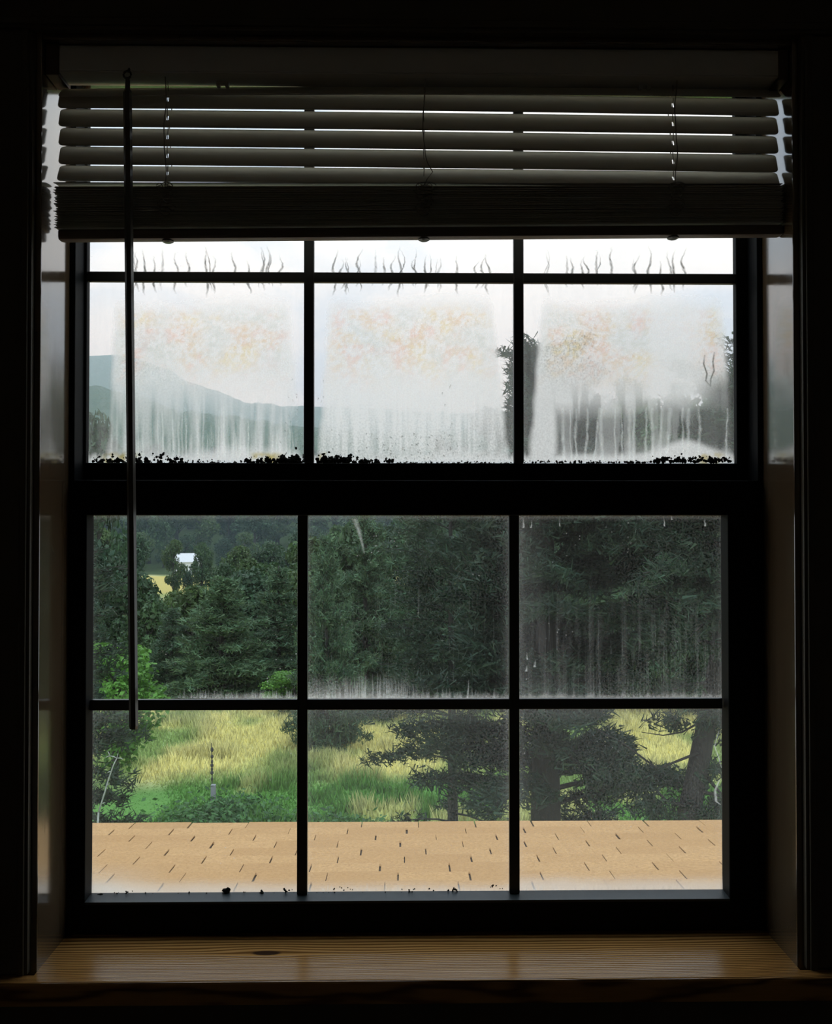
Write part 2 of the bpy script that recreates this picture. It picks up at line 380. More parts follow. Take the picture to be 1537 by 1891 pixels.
LV = {  # fog patch of each upper lite: left edge, right edge (at v=560 and v=850), density down the pane
    0: ((212, 196), (536, 556), [(540, 0), (575, .70), (640, .90), (690, .84), (725, .66), (765, .44), (800, .38), (826, .50), (843, .88), (860, .97)]),
    1: ((606, 586), (910, 942), [(538, 0), (572, .74), (640, .92), (740, .94), (780, .90), (812, .80), (835, .74), (848, .88), (860, .97)]),
    2: ((1000, 976), (1336, 1356), [(540, 0), (575, .72), (640, .90), (735, .93), (752, .70), (768, .40), (800, .36), (826, .48), (842, .85), (860, .97)])}
def fog_upper(U, W):
    lite = np.where(U < 572, 0, np.where(U < 957, 1, 2))
    fog = np.zeros_like(U); amt = np.zeros_like(U)
    wig = (fbm(U*0.03, W*0.03, 3)-0.5)*26
    vert = fbm(U*0.085, W*0.006, 3); vert2 = fbm(U*0.3+7, W*0.012, 2)
    for k, (l, r, prof) in LV.items():
        s = lite == k; u = U[s]; w = W[s]; g = wig[s]
        t = (w-560)/290
        le = l[0]+(l[1]-l[0])*t+g*0.25; re = r[0]+(r[1]-r[0])*t+g*0.25
        ins = ss(-7, 9, u-le)*ss(-7, 9, re-u)
        top = 8*np.sin((u-l[0])/max(1, r[0]-l[0])*math.pi*2.0)
        d = np.interp(w+g*0.5-top, [p[0] for p in prof], [p[1] for p in prof])
        low = ss(690, 790, w)
        if k == 2:   # the right lite is wiped clearer towards the jamb
            d = d*(1-0.62*ss(1255, 1320, u+0.9*(w-745)*0.6)*ss(672, 725, w)*ss(850, 815, w))
            d = d*(1-0.55*low*ss(0.50, 0.40, vert[s])*ss(1015, 1040, u))
            wave = 838-26*np.exp(-((u-1265)/55)**2)
            d = np.maximum(d, 0.92*ss(-10, 10, w-wave))
            d = np.maximum(d, 0.9*ss(1040, 1020, u)*ss(560, 640, w))
        else:
            d = d+low*ss(850, 820, w)*((vert[s]-0.5)*(1.1 if k == 0 else .5)+(vert2[s]-0.5)*0.45)
        edge = 0.10*ss(470, 600, w)+0.06
        d = np.maximum(d*ins, edge*(0.5+vert[s]))
        if k == 0:
            d = np.maximum(d, ss(0, 60, (w-775)-np.abs(u-240)*0.35+g)*0.78*ss(176, 240, u+wig[s]))
        fl = 834+12*vert2[s]
        d = np.maximum(d, 0.93*ss(-9, 12, w-fl))
        # colour cast in the upper half of the patch
        a = ss(548, 590, w)*ss(745, 640, w)*ss(le-10, le+25, u) if False else ss(548, 590, w)*ss(745, 625, w)*ss(-8, 26, u-le)*ss(-8, 26, re-u)
        if k == 2: a = a*(1-0.75*ss(1190, 1210, u)*ss(1320, 1280, u))
        fog[s] = d; amt[s] = a
    moss = ss(832, 842, W)*(ss(180, 200, U)*ss(275, 235, U)+ss(455, 475, U)*ss(530, 505, U)+0.8*ss(1285, 1300, U)*ss(1345, 1325, U)+.7*ss(585, 592, U)*ss(610, 600, U))*ss(.3, .6, fbm(U*.09, W*.09, 2))
    drop = ss(700, 860, W)*0.5
    spk = np.clip(amt*0.55+0.10+drop*0.6*np.where(lite == 1, 1.3, .55), 0, 1)
    return fog, spk, tint_of(U, W, amt*0.72, moss*0.9)
def fog_upper_top(U, W):
    f = 0.04+0.02*vnoise(U*.1, W*.02)
    return f, f*0+0.2, tint_of(U, W, U*0, U*0)
def fog_lower(U, W):
    vert = fbm(U*0.11, W*0.008, 3); fine = fbm(U*0.33+3, W*0.012+5, 2); n = fbm(U*0.012+2, W*0.012+8, 4)
    up = W < 1298
    f = 0.006+0.009*n
    right = ss(945, 965, U); mid = ss(560, 572, U)*(1-right)
    f = f+up*(mid*(0.007+0.022*ss(1100, 960, W)*n)+right*(0.013+0.035*ss(.45, .7, fine)*ss(1040, 1180, W)+.035*ss(1030, 970, U)))
    f = f+up*right*0.035*ss(1230, 1290, W)+up*mid*ss(1240, 1285, W-30*(vert-.5))*0.20*ss(830, 640, U)
    f = f+up*0.30*ss(1279, 1290, W+12*(fine-.5))*ss(300, 420, U)
    f = f+up*0.16*ss(962, 952, W)
    f = f+(~up)*(0.02+0.05*ss(1345, 1308, W)+mid*0.02+right*0.025)
    f = f+(~up)*0.55*ss(1618, 1650, W+10*(n-.5)+8*right-4*mid)
    f = f+(~up)*0.35*ss(330, 190, U)*ss(1585, 1640, W)
    # side edges that never dry
    for e, w in ((171, 14), (568, 10), (938, 14), (961, 16), (1333, 12)): f = f+0.075*np.exp(-np.abs(U-e)/w*2.2)*(.5+vert)
    return np.clip(f, 0, .85), (0.25+0.35*ss(.4, .6, n))*ss(1640, 1560, W)+.06, tint_of(U, W, U*0+0.05, U*0)

# ---- sashes
def sash(name, mat, x0, x1, z0, z1, gx0, gx1, gz0, gz1, Yf, Yb, bevel=0.003):
    m = MB()
    m.box(x0, gx0, Yf, Yb, z0, z1, bevel); m.box(gx1, x1, Yf, Yb, z0, z1, bevel)
    m.box(gx0-.003, gx1+.003, Yf, Yb, z0, gz0, bevel); m.box(gx0-.003, gx1+.003, Yf, Yb, gz1, z1, bevel)
    o = wbuild(m, name, mat, win); return o
# upper sash
a, b = P(164.5, 650, Y_UG).x, P(1355.5, 650, Y_UG).x
gzb, gzt = P(768, 856, Y_UG).z, P(768, 166, Y_UG).z
UGX = (a, b); us = sash('upper_sash', m_sash, XL+.0065, XR-.0065, P(768, 893, Y_UP).z-.012, gzt+.04, a, b, gzb, gzt, Y_UP, Y_UG+.003, .0015)
zm = P(768, 516, Y_UG).z; mx = [P(572, 650, Y_UG).x, P(956.5, 650, Y_UG).x]; hw = 0.0064
m = MB(); m.box(a, b, Y_UG-.009, Y_UG-.002, zm-hw, zm+hw, 0.0015); m.build('muntin', m_munt, us)
for x in mx:
    m = MB(); m.box(x-hw, x+hw, Y_UG-.0098, Y_UG-.0022, gzb, gzt, 0.0015); m.build('muntin', m_munt, us)
ex = [a]+mx+[b]
for i in range(3):
    pane(us, ex[i], ex[i+1], gzb-.002, zm, Y_UG, fog_upper)
    pane(us, ex[i], ex[i+1], zm, gzt+.002, Y_UG, fog_upper_top, 0.02)
# lower sash
a2, b2 = P(171, 1300, Y_LG).x, P(1333.5, 1300, Y_LG).x
gzb2, gzt2 = P(768, 1646, Y_LG).z, P(768, 952, Y_LG).z
ls = sash('lower_sash', m_sash, XL+.0068, XR-.0068, Z_SILL+.002, P(768, 887, Y_LOW).z, a2, b2, gzb2-.0030, gzt2, Y_LOW, Y_LG+.003, .0015)
zm2 = P(768, 1298, Y_LG).z; mx2 = [P(560, 1300, Y_LG).x, P(948.5, 1300, Y_LG).x]
m = MB(); m.box(a2, b2-.002, Y_LG-.009, Y_LG-.002, zm2-hw-.0003, zm2+hw, 0.0012); m.build('muntin', m_munt, ls)
for x in mx2:
    m = MB(); m.box(x-hw, x+hw, Y_LG-.0098, Y_LG-.0022, gzb2, gzt2, 0.0015); m.build('muntin', m_munt, ls)
ex2 = [a2]+mx2+[b2]
for i in range(3):
    pane(ls, ex2[i], ex2[i+1], gzb2-.002, zm2, Y_LG, fog_lower, 0.0034)
    pane(ls, ex2[i], ex2[i+1], zm2, gzt2+.002, Y_LG, fog_lower, 0.0034)
# sloping glazing bead along the foot of the lower glass
m = MB(); zt = gzb2; zf = zt-.0012; za = Z_SILL+.02
m.poly([(a2, Y_LOW-.001, zf), (b2, Y_LOW-.001, zf), (b2, Y_LG-.0005, zt+.0005), (a2, Y_LG-.0005, zt+.0005), (a2, Y_LOW-.001, zf-.003), (b2, Y_LOW-.001, zf-.003), (b2, Y_LG-.0005, zf-.003), (a2, Y_LG-.0005, zf-.003)],
    [(0, 1, 2, 3), (0, 4, 5, 1), (3, 2, 6, 7), (0, 3, 7, 4), (1, 5, 6, 2)])
m.build('glazing_bead', mat_plain('grey_glazing_bead', (0.022, 0.029, 0.032), 0.45, 60, spec=.3), ls)

# ---- run marks and drips on the glass: thin ribbons
def mat_film(name, c, fac, translucent=True):
    m, nt, out = newmat(name)
    tc = N(nt, 'ShaderNodeTexCoord')
    n = NOISE(nt, tc.outputs['Object'], 300, 3)
    at = N(nt, 'ShaderNodeAttribute', attribute_name='fade').outputs['Fac']
    f = M(nt, 'MULTIPLY', at, M(nt, 'MULTIPLY_ADD', n, 0.9, fac-0.45), clamp=True)
    tb = N(nt, 'ShaderNodeBsdfTranslucent'); tb.inputs[0].default_value = (*c, 1)
    cl = N(nt, 'ShaderNodeBsdfTransparent')
    L(nt, MIXS(nt, f, cl.outputs[0], tb.outputs[0]), out.inputs[0]); return m
m_run = mat_film('refraction_grey_run', (0.14, 0.14, 0.125), 1.0)  # dark look of refracting water put into the grey film colour
m_drip = mat_film('milky_drip', (0.95, 0.98, 0.97), 0.55)
class Ribbon:
    def __init__(s): s.v = []; s.f = []; s.a = []
    def strip(s, pts, widths, fades, Y):
        o = len(s.v)
        for (u, v), w, fd in zip(pts, widths, fades):
            s.v += [P(u-w/2, v, Y)[:], P(u, v, Y)[:], P(u+w/2, v, Y)[:]]; s.a += [fd*0.25, fd, fd*0.25]
        for i in range(len(pts)-1):
            k = o+3*i
            s.f += [(k, k+1, k+4, k+3), (k+1, k+2, k+5, k+4)]
    def build(s, name, mat, parent):
        me = bpy.data.meshes.new(name); me.from_pydata(s.v, [], s.f); me.update()
        at = me.attributes.new('fade', 'FLOAT', 'POINT'); at.data.foreach_set('value', np.array(s.a, np.float32))
        o = add(name, me, mat, parent); o['kind'] = 'stuff'; return o
rr = random.Random(5)
runs = Ribbon()
for u in (250, 264, 284, 301, 323, 345, 381, 396, 433, 456, 485, 495, 521, 621, 633, 643, 666, 694, 710, 729, 740, 767, 787, 812, 846, 878, 889, 902,
          1014, 1046, 1053, 1073, 1080, 1103, 1132, 1170, 1180, 1196, 1220, 1234, 1247, 1264):
    strength = rr.choice((.6, .9, 1.0, 1.0))
    for rep in range(rr.choice((1, 1, 2))):
        v0 = rr.uniform(452, 480); v1 = rr.uniform(522, 548); n = 18
        ph = rr.uniform(0, 6); amp = rr.uniform(1.0, 4.5); x = u+rr.uniform(-2, 2)+rep*rr.uniform(-6, 6); pts = []; ws = []; fd = []
        for i in range(n):
            t = i/(n-1); x += rr.uniform(-1.3, 1.3)
            pts.append((x+amp*math.sin(ph+t*9), v0+(v1-v0)*t))
            ws.append((3.0+4.2*math.exp(-((t-.62)/.3)**2)*rr.uniform(.5, 1.2))*(1.0 if rep == 0 else .6)); fd.append(strength*min(1, t*3)*min(1, (1-t)*5+.12)*rr.uniform(.6, 1))
        runs.strip(pts, ws, fd, Y_UG-.0006)
for pts in ([(1302, 655), (1300, 672), (1306, 690), (1304, 703), (1311, 712)], [(1320, 650), (1317, 668), (1319, 685), (1313, 700), (1312, 714)]):
    runs.strip(pts, [4]*5, [.4, .9, .9, .8, .4], Y_UG-.0006)
for k in range(60):   # clinging dark droplets low on the middle lite
    u = rr.gauss(760, 60); v = rr.uniform(800, 848); runs.strip([(u-1, v-1), (u, v), (u+rr.uniform(-2, 3), v+rr.uniform(2, 5))], [1.5, rr.uniform(2, 5), 1.5], [.4, .7, .3], Y_UG-.0006)
for k in range(40):
    u = rr.choice((rr.gauss(828, 8), rr.gauss(612, 14), rr.gauss(540, 8))); v = rr.uniform(700, 848); runs.strip([(u-1, v-1), (u, v), (u+rr.uniform(-2, 2), v+rr.uniform(2, 5))], [1, rr.uniform(1.5, 3.5), 1], [.3, .6, .3], Y_UG-.0006)
runs.build('water_runs', m_run, us)
dr = Ribbon()
for u in (1040, 1053, 1066, 1084, 1107, 1111, 1136, 1148, 1163, 1172, 1193, 1206, 1223, 1238, 1262, 1272, 1290, 1345):
    n = 14; x = u; pts = []; ws = []; fd = []; w0 = rr.uniform(3, 9)
    for i in range(n):
        t = i/(n-1); x += rr.uniform(-1.2, 1.2); pts.append((x, 752+rr.uniform(0, 3)+t*96)); ws.append(w0*(.6+.7*rr.random())+3*max(0, t-.8)*5); fd.append(min(1, .55+t*.4)*rr.uniform(.6, 1))
    dr.strip(pts, ws, fd, Y_UG-.0006)
for k in range(46):
    u = rr.uniform(215, 545); n = 9; x = u; v0 = rr.uniform(735, 800); pts = []; ws = []; fd = []; w0 = rr.uniform(2, 6); s0 = rr.uniform(.3, .8)
    for i in range(n):
        t = i/(n-1); x += rr.uniform(-1, 1); pts.append((x, v0+(845-v0)*t)); ws.append(w0*(.6+.6*rr.random())); fd.append(s0*min(1, t*3+.1))
    dr.strip(pts, ws, fd, Y_UG-.0006)
dr.build('condensation_drips', m_drip, us)
dr = Ribbon()
def spike(u, v, h, w, s):
    n = 7; x = u; pts = []; ws = []; fd = []
    for i in range(n):
        t = i/(n-1); x += rr.uniform(-.7, .7); pts.append((x, v-h+h*t)); ws.append(w*(.35+.65*t)); fd.append(s*(.15+.85*t))
    dr.strip(pts, ws, fd, Y_LG-.0006)
for k in range(90): spike(rr.uniform(330, 548), 1289, rr.uniform(4, 18), rr.uniform(2, 5), rr.uniform(.2, .75))
for k in range(120):
    u = rr.uniform(572, 930); e = math.exp(-((u-680)/75)**2); spike(u, 1289, rr.uniform(6, 22)+26*e, rr.uniform(2, 6), rr.uniform(.1, .4)+.4*e)
spike(866, 1289, 34, 5, .9)
for k in range(150):
    u = rr.uniform(962, 1328); v1 = rr.choice((1288, rr.uniform(1180, 1288))); spike(u, v1, rr.uniform(25, 150), rr.uniform(.8, 2.2), rr.uniform(.04, .20))
for k in range(60):
    u = rr.uniform(572, 930); v1 = rr.uniform(1120, 1285); spike(u, v1, rr.uniform(20, 120), rr.uniform(.8, 2), rr.uniform(.04, .16))
dr.strip([(655, 958), (663, 980), (668, 1000), (673, 1022)], [12, 9, 6, 3], [.5, .6, .55, .3], Y_LG-.0006)
for (u, v, h, w) in ((974, 1218, 14, 4), (973, 1240, 12, 6), (990, 1232, 14, 6), (973, 1255, 3, 3), (1226, 972, 18, 4), (1240, 960, 12, 4), (1302, 972, 15, 5), (967, 975, 20, 5), (981, 975, 14, 4), (1034, 972, 14, 3)):
    spike(u, v, h, w, .95)
dr.strip([(1328, 1350), (1320, 1378), (1328, 1400), (1333, 1418)], [2, 3, 3, 2], [.7, .8, .8, .6], Y_LG-.0006)
dr.strip([(1329, 1440), (1321, 1460), (1323, 1480), (1331, 1486)], [4, 6, 6, 3], [.8, .9, .9, .7], Y_LG-.0006)
for k in range(90):
    spike(rr.uniform(572, 1330), 1645, rr.uniform(5, 16), rr.uniform(4, 12), rr.uniform(.15, .5))
# dry scratches and twigs of dirt
for (pts) in ([(1222, 1150), (1245, 1148), (1272, 1152)], [(1083, 1148), (1110, 1152), (1130, 1151)]):
    dr.strip(pts, [1, 1.5, 1], [.2, .4, .2], Y_LG-.0006)
dr.build('condensation_drips', m_drip, ls)

# ---- black mould growing along the foot of the upper glass, dirt on the lower bead
def clumps(name, items, mat, parent, seed):
    r = random.Random(seed); m = MB()
    ico = [(0, 0, 1), (.89, 0, .45), (.28, .85, .45), (-.72, .53, .45), (-.72, -.53, .45), (.28, -.85, .45), (.72, .53, -.45), (-.28, .85, -.45), (-.89, 0, -.45), (-.28, -.85, -.45), (.72, -.53, -.45), (0, 0, -1)]
    fcs = [(0,1,2),(0,2,3),(0,3,4),(0,4,5),(0,5,1),(1,6,2),(2,7,3),(3,8,4),(4,9,5),(5,10,1),(1,10,6),(2,6,7),(3,7,8),(4,8,9),(5,9,10),(6,11,7),(7,11,8),(8,11,9),(9,11,10),(10,11,6)]
    for (u, v, rad, Y) in items:
        c = P(u, v, Y); R = rad*Y/FPX
        m.poly([(c.x+p[0]*R*r.uniform(.6, 1.4), c.y+p[1]*R*.6*r.uniform(.6, 1.2), c.z+p[2]*R*r.uniform(.6, 1.4)) for p in ico], fcs)
    o = m.build(name, mat, parent); o['kind'] = 'stuff'; return o
m_mould = mat_plain('black_mould', (0.012, 0.013, 0.006), 0.95, 300)
it = []
def spray(u0, u1, n, vbase, hmax, rmin, rmax):
    for k in range(n):
        u = rr.uniform(u0, u1); h = abs(rr.gauss(0, 1))*hmax*.45
        it.append((u, vbase-h, rr.uniform(rmin, rmax)*(1-.45*min(1, h/max(1, hmax))), Y_UG-rr.uniform(.001, .005)))
spray(168, 345, 170, 856, 22, .9, 4.6); spray(345, 455, 60, 857, 9, .8, 3); spray(455, 562, 130, 855, 14, 1, 5); spray(520, 552, 40, 851, 12, 2, 5.5)
spray(586, 650, 130, 853, 14, 1.5, 5.5); spray(650, 700, 60, 855, 9, 1, 5); spray(710, 728, 18, 853, 8, 1, 4); spray(728, 945, 110, 857, 5, .8, 3)
spray(968, 1210, 110, 855, 5, .8, 3.2); spray(1205, 1350, 150, 853, 11, 1, 4.6)
clumps('mould_growth', it, m_mould, us, 3)
it = []
for (u, v, n, sp, r1) in ((418, 1645, 12, 6, 5), (484, 1645, 5, 4, 3.5), (186, 1651, 6, 5, 3.5), (532, 1643, 7, 9, 2.5), (240, 1647, 5, 10, 2), (640, 1640, 8, 25, 1.6), (775, 1643, 10, 22, 2), (915, 1637, 8, 12, 1.8), (840, 1642, 8, 9, 2.5)):
    for k in range(n): it.append((u+rr.gauss(0, sp*.6), v+rr.uniform(-2, 4), rr.uniform(1, r1), Y_LG-rr.uniform(.002, .005)))
for k in range(90): it.append((rr.uniform(175, 1330), 1648+rr.uniform(-1, 3)-.008*0, rr.uniform(.7, 1.8), Y_LG-.003))
clumps('mould_growth', it, m_mould, ls, 4)

# ------------------------------------------------------------------ the blind
def mat_slat():
    m, nt, out = newmat('ivory_vinyl_slat')
    tc = N(nt, 'ShaderNodeTexCoord'); n = NOISE(nt, tc.outputs['Object'], 25, 4)
    c = MIXC(nt, n, (0.80, 0.78, 0.70, 1), (0.74, 0.72, 0.65, 1))
    b = PBSDF(nt, Base_Color=c, Roughness=0.45)
    t = N(nt, 'ShaderNodeBsdfTranslucent'); t.inputs[0].default_value = (0.50, 0.46, 0.37, 1)
    L(nt, MIXS(nt, 0.10, b.outputs[0], t.outputs[0]), out.inputs[0]); return m
m_slat = mat_slat()
m_rail = mat_plain('ivory_blind_rail', (0.70, 0.70, 0.66), 0.4, 40, .1)
m_cord = mat_plain('cream_blind_cord', (0.40, 0.38, 0.33), 0.8, 200, .2)
m_wand = mat_plain('smoky_plastic_wand', (0.10, 0.10, 0.095), 0.22, 30, .15)
Y_B = 1.058
blind = tag(empty('venetian_blind', (XM, Y_B, Z_HEAD)), 'half raised ivory venetian blind with dark slat stack hanging in the window', 'blind')
BO = -Vector((XM, Y_B, Z_HEAD))
def bbuild(m, name, mat, parent=None, smooth=False):
    o = m.build(name, mat, parent or blind, smooth)
    if parent is None: o.location = BO
    return o
# head rail, open channel: front, bottom lip, back, end brackets
zt, zb = P(768, 84, 1.038).z, P(768, 136, 1.038).z
hx0, hx1 = P(106, 110, 1.038).x, P(1441, 110, 1.038).x
m = MB(); m.box(hx0, hx1, 1.036, 1.039, zb, Z_HEAD-.001, .001); m.box(hx0, hx1, 1.036, 1.068, zb-.002, zb, .0008); m.box(hx0, hx1, 1.066, 1.068, zb, Z_HEAD-.001)
head = bbuild(m, 'head_rail', m_rail)
for x0, x1 in ((XL+.0006, hx0+.003), (hx1-.003, XR-.0006)):
    m = MB(); m.box(x0, x1, 1.034, 1.072, zb-.006, Z_HEAD-.0008, .001); bbuild(m, 'end_bracket', mat_plain('brown_bracket', (.10, .06, .04), .5))
for u in (409, 1190):
    c = P(u, 152, 1.055); m = MB(); m.box(c.x-.006, c.x-.002, 1.056, 1.062, zb-.007, zb-.001); m.box(c.x+.004, c.x+.008, 1.056, 1.062, zb-.007, zb-.001); m.box(c.x-.004, c.x+.006, 1.055, 1.063, zb-.0035, zb-.001)
    bbuild(m, 'rail_clip', m_rail)
CORDS = (310, 783, 1243)
# slats: curved vinyl strips with rounded ends and cord slots
def slat_mesh(p0, p1, beta, wid=0.025, crown=0.0009, bow=None, holes=(), thick=0.0006):
    p0 = Vector(p0); p1 = Vector(p1); n = 44
    ts = set(np.linspace(0, 1, n+1).tolist()) | {0.0012, 0.003, 0.0055, 1-.0012, 1-.003, 1-.0055}
    Lg = (p1-p0).length
    for h in holes:
        t = (h-p0.x)/(p1.x-p0.x); ts |= {t-.0011/Lg, t+.0011/Lg}
    ts = sorted(ts); K = 8
    cb, sb = math.cos(beta), math.sin(beta)
    vs, fs = [], []
    for side in (0, 1):
        for t in ts:
            e = min(t, 1-t)*Lg
            cut = 1.0 if e > .006 else 0.72+0.28*math.sqrt(max(0, 1-((.006-e)/.006)**2))
            base = p0.lerp(p1, t)
            if bow: base = base+Vector((0, 0, bow(t)))
            for k in range(K+1):
                s = (k/K-.5)*wid*cut
                q = crown*(1-(s/(wid/2))**2)-side*thick
                vs.append(base+Vector((0, s*cb-q*sb, s*sb+q*cb)))
    nT = len(ts); W = K+1
    skip = set()
    for h in holes:
        t = (h-p0.x)/(p1.x-p0.x)
        for i in range(nT-1):
            if abs((ts[i]+ts[i+1])/2-t) < 1e-4: skip |= {(i, 3), (i, 4)}
    for side in (0, 1):
        o = side*nT*W
        for i in range(nT-1):
            for k in range(K):
                if (i, k) in skip: continue
                f = (o+i*W+k, o+(i+1)*W+k, o+(i+1)*W+k+1, o+i*W+k+1)
                fs.append(f if side == 0 else f[::-1])
    o = nT*W
    for i in range(nT-1):
        for k in (0, K):
            fs.append((i*W+k, i*W+k+o, (i+1)*W+k+o, (i+1)*W+k))
    for i in (0, nT-1):
        for k in range(K): fs.append((i*W+k, i*W+k+1, i*W+k+1+o, i*W+k+o))
    me = bpy.data.meshes.new('slat'); me.from_pydata([v[:] for v in vs], [], fs); me.validate(); me.update()
    me.polygons.foreach_set('use_smooth', [True]*len(me.polygons)); return me
def lerp(a, b, t): return a+(b-a)*t
hx = [P(CORDS[0], 250, Y_B).x, P(CORDS[2], 250, Y_B).x]
SL = [  # left x, right x, centre v at left and right, tilt, bow
    (109, 1437, 184, 169.5, None, 64), (109, 1437, 183.5, 198.5, 'top', 70), (110, 1436, 217, 232.5, None, 71), (110, 1436, 252, 267.5, None, 71),
    (110, 1435, 286.5, 302, None, 71), (108, 1438, 319.5, 332.5, None, 62)]
slats = []
for (xl, xr, vl, vr, bw, be) in SL:
    pl, pr = P(xl, vl, Y_B), P(xr, vr, Y_B)
    if (xl, vl) == (109, 184):     # topmost slat, cocked up under the head rail
        pl, pr = P(112, 171, Y_B), P(1438, 172, Y_B)
        me = slat_mesh(pl, pr, math.radians(44), bow=lambda t: 0.0030*math.sin(math.pi*t), holes=())
    else:
        me = slat_mesh(pl, pr, math.radians(be), bow=(lambda t: 0.0016*math.sin(math.pi*t)) if bw else (lambda t: 0.0006*math.sin(math.pi*t)), holes=hx)
    add('slat', me, m_slat, blind, BO)
# the loose slat lying on the stack
add('slat', slat_mesh(P(104, 341, Y_B), P(1440, 343, Y_B), math.radians(8), holes=()), m_slat, blind, BO)
# the gathered stack, one mesh shared by all its slats
NST = 36
zl0, zl1 = P(106, 349, Y_B).z, P(106, 427, Y_B).z
zr0, zr1 = P(1440, 347, Y_B).z, P(1440, 417, Y_B).z
half = (P(1440, 390, Y_B).x-P(106, 390, Y_B).x)/2; xmid = (P(1440, 390, Y_B).x+P(106, 390, Y_B).x)/2
stk = slat_mesh((-half, 0, 0), (half, 0, 0), math.radians(3), crown=0.0020)
for i in range(NST):
    t = (i+.5)/NST
    o = add('slat', stk, m_slat, blind)
    zl, zr = lerp(zl0, zl1, t), lerp(zr0, zr1, t)
    o.location = Vector((xmid+rr.uniform(-.0016, .0016)+.0012*(t-.3), Y_B+rr.uniform(-.0012, .0012), (zl+zr)/2))+BO
    o.rotation_euler = (0, -math.atan2(zr-zl, 2*half), 0)
# bottom rail with its cord buttons
p0, p1 = P(110, 436, Y_B), P(1443, 427, Y_B)
m = MB(); m.box(-(p1.x-p0.x)/2, (p1.x-p0.x)/2, -.0075, .0075, -.0062, .0062, .0035)
br = m.build('bottom_rail', mat_plain('brown_stained_rail', (.14, .11, .09), .5), blind); br.location = (p0+p1)/2+BO; br.rotation_euler = (0, -math.atan2(p1.z-p0.z, p1.x-p0.x), 0)
for u in CORDS:
    x = P(u, 440, Y_B).x; m = MB(); lx = x-(p0.x+p1.x)/2
    m.tube([(lx, 0, -.0055), (lx, 0, -.0075), (lx, 0, -.0088)], [.0068, .0066, .004], 12); m.build('cord_button', m_wand, br)
# ladder cords and lift cords
for j, u in enumerate(CORDS):
    x = P(u, 250, Y_B).x; zb1 = P(u, 352, Y_B).z; ztop = zb-.002
    pts = []
    for i in range(15):
        t = i/14; z = lerp(ztop, zb1, t)
        sag = .0014*math.sin(t*9+j)+ (0.009*math.exp(-((t-.86)/.07)**2) if j == 1 else 0)
        pts.append((x+sag, Y_B-.0125-.0015*math.sin(t*20), z))
    m = MB(); m.tube(pts, .00065, 5); bbuild(m, 'ladder_cord', m_cord, smooth=True)
    m = MB(); m.tube([(x+.0016*math.sin(i*.8+j), Y_B+.0125, lerp(ztop, zb1, i/14)) for i in range(15)], .00065, 5); bbuild(m, 'ladder_cord', m_cord, smooth=True)
    m = MB(); m.tube([(x+.0005*math.sin(i*1.3), Y_B-.001, lerp(ztop, zb1, i/14)) for i in range(15)], .00055, 5); bbuild(m, 'lift_cord', m_cord, smooth=True)
    # slack ladder cord bunched over the front of the stack
    m = MB()
    for q in range(9):
        zz0 = lerp(zb1, P(u, 405, Y_B).z, q/9); w = rr.uniform(.005, .010); xo = x+rr.uniform(-.003, .004)
        pts = [(xo+w*math.cos(a)*(1+.2*math.sin(3*a)), Y_B-.0140-.002*math.sin(a*.5), zz0+.0045*math.sin(a)) for a in np.linspace(0.2, 5.9, 12)]
        m.tube(pts, .0006, 4)
    for s in (-1, 1):
        m.tube([(x+s*.002, Y_B-.013, zb1+.001), (x+s*.006, Y_B-.0135, zb1+.004), (x+s*.009, Y_B-.0135, zb1+.0015), (x+s*.008, Y_B-.0137, zb1-.004)], .0006, 4)
    bbuild(m, 'cord_tangle', m_cord, smooth=True)
# tilt wand on its hook
wt, wbm = P(235.5, 166, 1.0275), P(247, 1346, 1.062)
m = MB(); r6 = .00475
m.tube([wt, wt.lerp(wbm, .004), wt.lerp(wbm, .5), wt.lerp(wbm, .995), wbm], [.0036, r6, r6+.0001, r6+.0003, .0042], 6); wand = bbuild(m, 'tilt_wand', m_wand)
hk = P(235, 137, 1.029)
m = MB(); m.tube([wt+Vector((0, 0, -.004)), P(236, 150, 1.0278), P(235.5, 145, 1.0284)], [.0032, .0026, .0022], 8)
m.tube([Vector((hk.x+.0042*math.cos(a), 1.0292+.001*math.sin(a), hk.z-.0005+.0046*math.sin(a))) for a in np.linspace(0, 6.28, 13)], .0012, 6, False)
m.tube([hk+Vector((0, .001, .004)), hk+Vector((0, .006, .006)), hk+Vector((0, .008, .010))], .0016, 6)
m.build('wand_hook', m_wand, wand)

# ------------------------------------------------------------------ outside: porch roof
GZ0 = -7.0
SLOPE, RA, EAVE = 0.105, 1.086, 5.0
def roof_z(y): return ZC-(RA+SLOPE*y)
def mat_shingle():
    m, nt, out = newmat('tan_asphalt_shingle')
    tc = N(nt, 'ShaderNodeTexCoord'); oi = N(nt, 'ShaderNodeObjectInfo')
    geo = N(nt, 'ShaderNodeNewGeometry')
    g = NOISE(nt, geo.outputs['Position'], 68, 3, .85); g2 = NOISE(nt, MAPV(nt, geo.outputs['Position'], (4, 22, 4)), 1.0, 4); g = RAMP(nt, g, [(.30, (0, 0, 0)), (.70, (1, 1, 1))])
    c = MIXC(nt, g, (0.62, 0.36, 0.150, 1), (0.33, 0.175, 0.066, 1))
    c = MIXC(nt, M(nt, 'MULTIPLY', g2, .5), c, (0.44, 0.265, 0.135, 1))
    c = MIXC(nt, M(nt, 'MULTIPLY', oi.outputs['Random'], .5), c, (0.36, 0.190, 0.075, 1))
    b = PBSDF(nt, Base_Color=c, Roughness=0.9); b.inputs['Specular IOR Level'].default_value = .2
    L(nt, BUMP(nt, g, .5, .003), b.inputs['Normal'])
    L(nt, b.outputs[0], out.inputs[0]); return m
m_sh = mat_shingle(); m_deck = mat_plain('slot_shade_brown', (.09, .055, .03), .95, 60)  # shade in the slots between tabs put into the deck's dark brown
